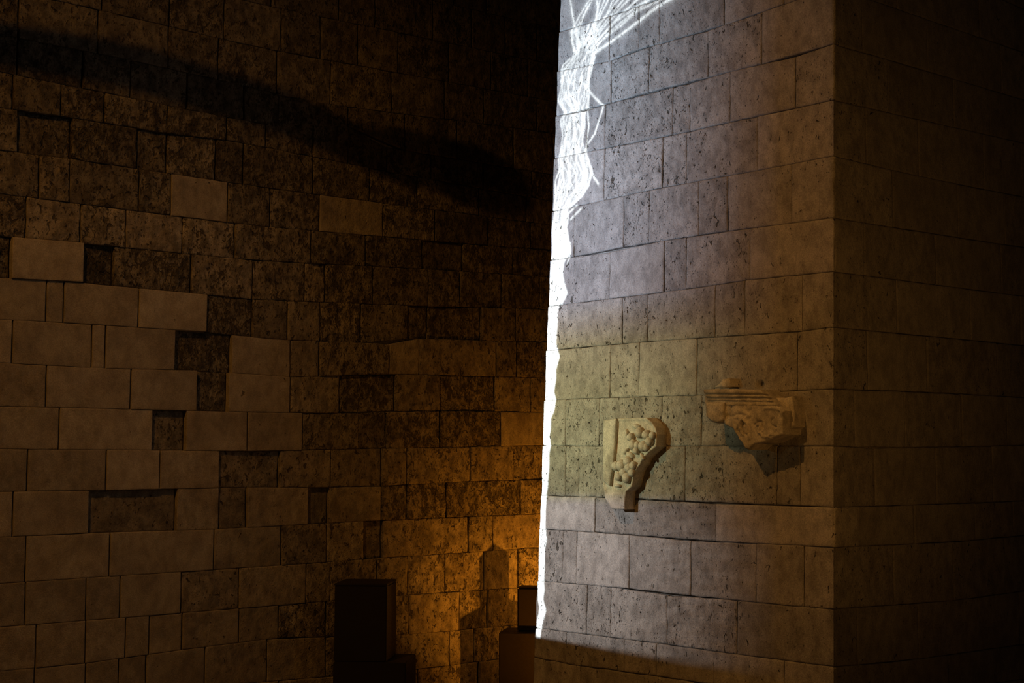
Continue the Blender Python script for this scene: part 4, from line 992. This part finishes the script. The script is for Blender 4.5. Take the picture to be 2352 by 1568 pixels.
zf = np.interp(-ZZ, -gz, np.arange(len(gz))); yf = np.interp(-YY, -gyy, np.arange(len(gyy)))
zi = np.clip(zf.astype(int), 0, len(gz) - 2); yi = np.clip(yf.astype(int), 0, len(gyy) - 2); zt_ = zf - zi; yt_ = yf - yi
B = np.array([g_[1] for g_ in GLOW]); TI = np.array([g_[0] for g_ in GLOW])
br = (B[zi, yi] * (1 - yt_) + B[zi, yi + 1] * yt_) * (1 - zt_) + (B[zi + 1, yi] * (1 - yt_) + B[zi + 1, yi + 1] * yt_) * zt_
tint = TI[zi] * (1 - zt_)[..., None] + TI[zi + 1] * zt_[..., None]
# faint ripple streaks in the lower and middle part of the picture
rip = np.sin(ZZ * 95 + 1.6 * np.sin(YY * 7) + YY * 9) * np.sin(ZZ * 37 - YY * 5 + 1) 
br = br * (1 + 0.16 * rip * np.clip((5.75 - YY) * 3, 0, 1) * np.clip((2.35 - ZZ) * 4, 0, 1))
ROW_GAIN = np.array([1.6, 1.6, 1.6, 1.55, 1.5, 1.3, 1.3, 1.3, 1.3, 1.25, 1.2, 1.15, 1.1, 1.1, 1.1])
br = br * (ROW_GAIN[zi] * (1 - zt_) + ROW_GAIN[zi + 1] * zt_)
img = tint * (br * 0.30)[..., None]

# the bolt: strands drawn as soft lines
rng = np.random.default_rng(3)
bolt = np.zeros((IH, IW))
def stroke(pts, w, a, mode='max'):
    for (x0, y0), (x1, y1) in zip(pts[:-1], pts[1:]):
        r = int(3 * w + 2)
        xa, xb = int(min(x0, x1)) - r, int(max(x0, x1)) + r + 1; ya, yb = int(min(y0, y1)) - r, int(max(y0, y1)) + r + 1
        xa, ya = max(xa, 0), max(ya, 0); xb, yb = min(xb, IW), min(yb, IH)
        if xa >= xb or ya >= yb: continue
        X, Y = np.meshgrid(np.arange(xa, xb) + .5, np.arange(ya, yb) + .5)
        dx, dy = x1 - x0, y1 - y0
        t = np.clip(((X - x0) * dx + (Y - y0) * dy) / (dx * dx + dy * dy + 1e-9), 0, 1)
        d = np.hypot(X - x0 - t * dx, Y - y0 - t * dy)
        val = a * np.exp(-(d / w) ** 2)
        bolt[ya:yb, xa:xb] = np.maximum(bolt[ya:yb, xa:xb], val)
zz = np.array([e[0] for e in BOLT_EDGES]); el = np.array([e[1] for e in BOLT_EDGES]); er = np.array([e[2] for e in BOLT_EDGES])
# hand-placed strands of the fan
haze = np.zeros((IH, IW))
for s in BOLT_STRANDS:
    pts = []
    for (y0, z0), (y1, z1) in zip(s[:-1], s[1:]):
        for q in range(4):
            t = q / 4; pts.append((y0 + (y1 - y0) * t + rng.normal(0, .0012), z0 + (z1 - z0) * t))
    pts.append(s[-1])
    stroke([uv_px(FP(*p)) for p in pts], 0.0042 * PXM, 0.95)
    if s[0][1] > 4.4: stroke([uv_px(FP(*p)) for p in pts], 0.022 * PXM, 0.16)
# strands of the trunk: wandering between its two edges
zlist = np.arange(zz.max(), zz.min(), -0.012)
L_ = np.interp(-zlist, -zz, el); R_ = np.interp(-zlist, -zz, er)
for k in range(20):
    ph = rng.uniform(0, 6.28, 3); fr = rng.uniform(3, 7, 2); c0 = rng.uniform(0.04, 0.96)
    f_ = c0 + 0.20 * np.sin(zlist * fr[0] + ph[0]) + 0.10 * np.sin(zlist * fr[1] * 3 + ph[1]) + 0.03 * np.sin(zlist * 41 + ph[2])
    f_ = np.abs(np.mod(f_, 2.0)); f_ = np.where(f_ > 1, 2 - f_, f_)
    ks = np.arange(0, len(zlist), 3)
    yy = L_ + (R_ - L_) * f_
    stroke([uv_px(FP(yy[i], zlist[i])) for i in ks], 0.0026 * PXM, 0.95)
for f0 in (0.0, 1.0):
    yy = L_ + (R_ - L_) * f0
    stroke([uv_px(FP(yy[i], zlist[i])) for i in range(len(zlist))], 0.003 * PXM, 0.85)
# solid core, denser downwards
Lg = np.interp(-ZZ, -zz, el); Rg = np.interp(-ZZ, -zz, er)
ins = np.clip((Lg - YY) / 0.005 + .5, 0, 1) * np.clip((YY - Rg) / 0.005 + .5, 0, 1) * (ZZ < zz.max()) * (ZZ > zz.min())
solid = np.interp(-ZZ, [-4.7, -4.35, -4.0, -3.3, -3.15, -2.9, -2.55, -2.45, 0], [.0, .16, .2, .2, .6, .85, .9, 1, 1])
bolt = np.maximum(bolt, ins * solid)
halo = np.exp(-np.clip(np.maximum(YY - Lg, Rg - YY), 0, None) / 0.035) * 0.05
BOLT_GAIN = 2.3
bc = np.stack([bolt * .86, bolt * 1.0, bolt * 1.14], -1) * BOLT_GAIN
img = img + bc + (halo * np.interp(-ZZ, [-4.6, -3, -2, 0], [.10, .3, .3, .2]))[..., None]
# lower rim of the picture
(b0, b1) = BEAM_FOOT
zfoot = b0[1] + (b1[1] - b0[1]) * (YY - b0[0]) / (b1[0] - b0[0])
img *= np.clip((ZZ - zfoot) / np.interp(-YY, [-6.5, -5.4], [0.012, 0.05]) + .5, 0, 1)[..., None]
# the picture is black beyond the far edge of the pier
img *= np.clip((FAR_Y0 + FAR_B * ZZ + 0.02 - YY) / 0.02, 0, 1)[..., None]
buf = np.ones((IH, IW, 4), dtype=np.float32); buf[..., :3] = img
pic = bpy.data.images.new('projected_picture', IW, IH, alpha=False, float_buffer=True)
pic.colorspace_settings.name = 'Non-Color'
pic.pixels.foreach_set(buf.ravel()); pic.update(); pic.pack()
ld = proj.data; ld.use_nodes = True; nt = ld.node_tree; g = N(nt)
em = [n for n in nt.nodes if n.type == 'EMISSION'][0]
tc = g.node('ShaderNodeTexCoord'); sp = g.node('ShaderNodeSeparateXYZ'); g.link(tc.outputs['Normal'], sp.inputs[0])
nz = g.math('ABSOLUTE', sp.outputs[2])
SGN = 1.0
u = g.math('MULTIPLY', g.math('DIVIDE', sp.outputs[0], nz), SGN); w_ = g.math('MULTIPLY', g.math('DIVIDE', sp.outputs[1], nz), SGN)
u = g.math('DIVIDE', g.math('SUBTRACT', u, U0), U1 - U0); w_ = g.math('DIVIDE', g.math('SUBTRACT', w_, V0), V1 - V0)
cb = g.node('ShaderNodeCombineXYZ'); g.link(u, cb.inputs[0]); g.link(w_, cb.inputs[1])
ti = g.node('ShaderNodeTexImage', image=pic, extension='CLIP', interpolation='Linear'); g.link(cb.outputs[0], ti.inputs[0])
g.link(ti.outputs[0], em.inputs['Color'])
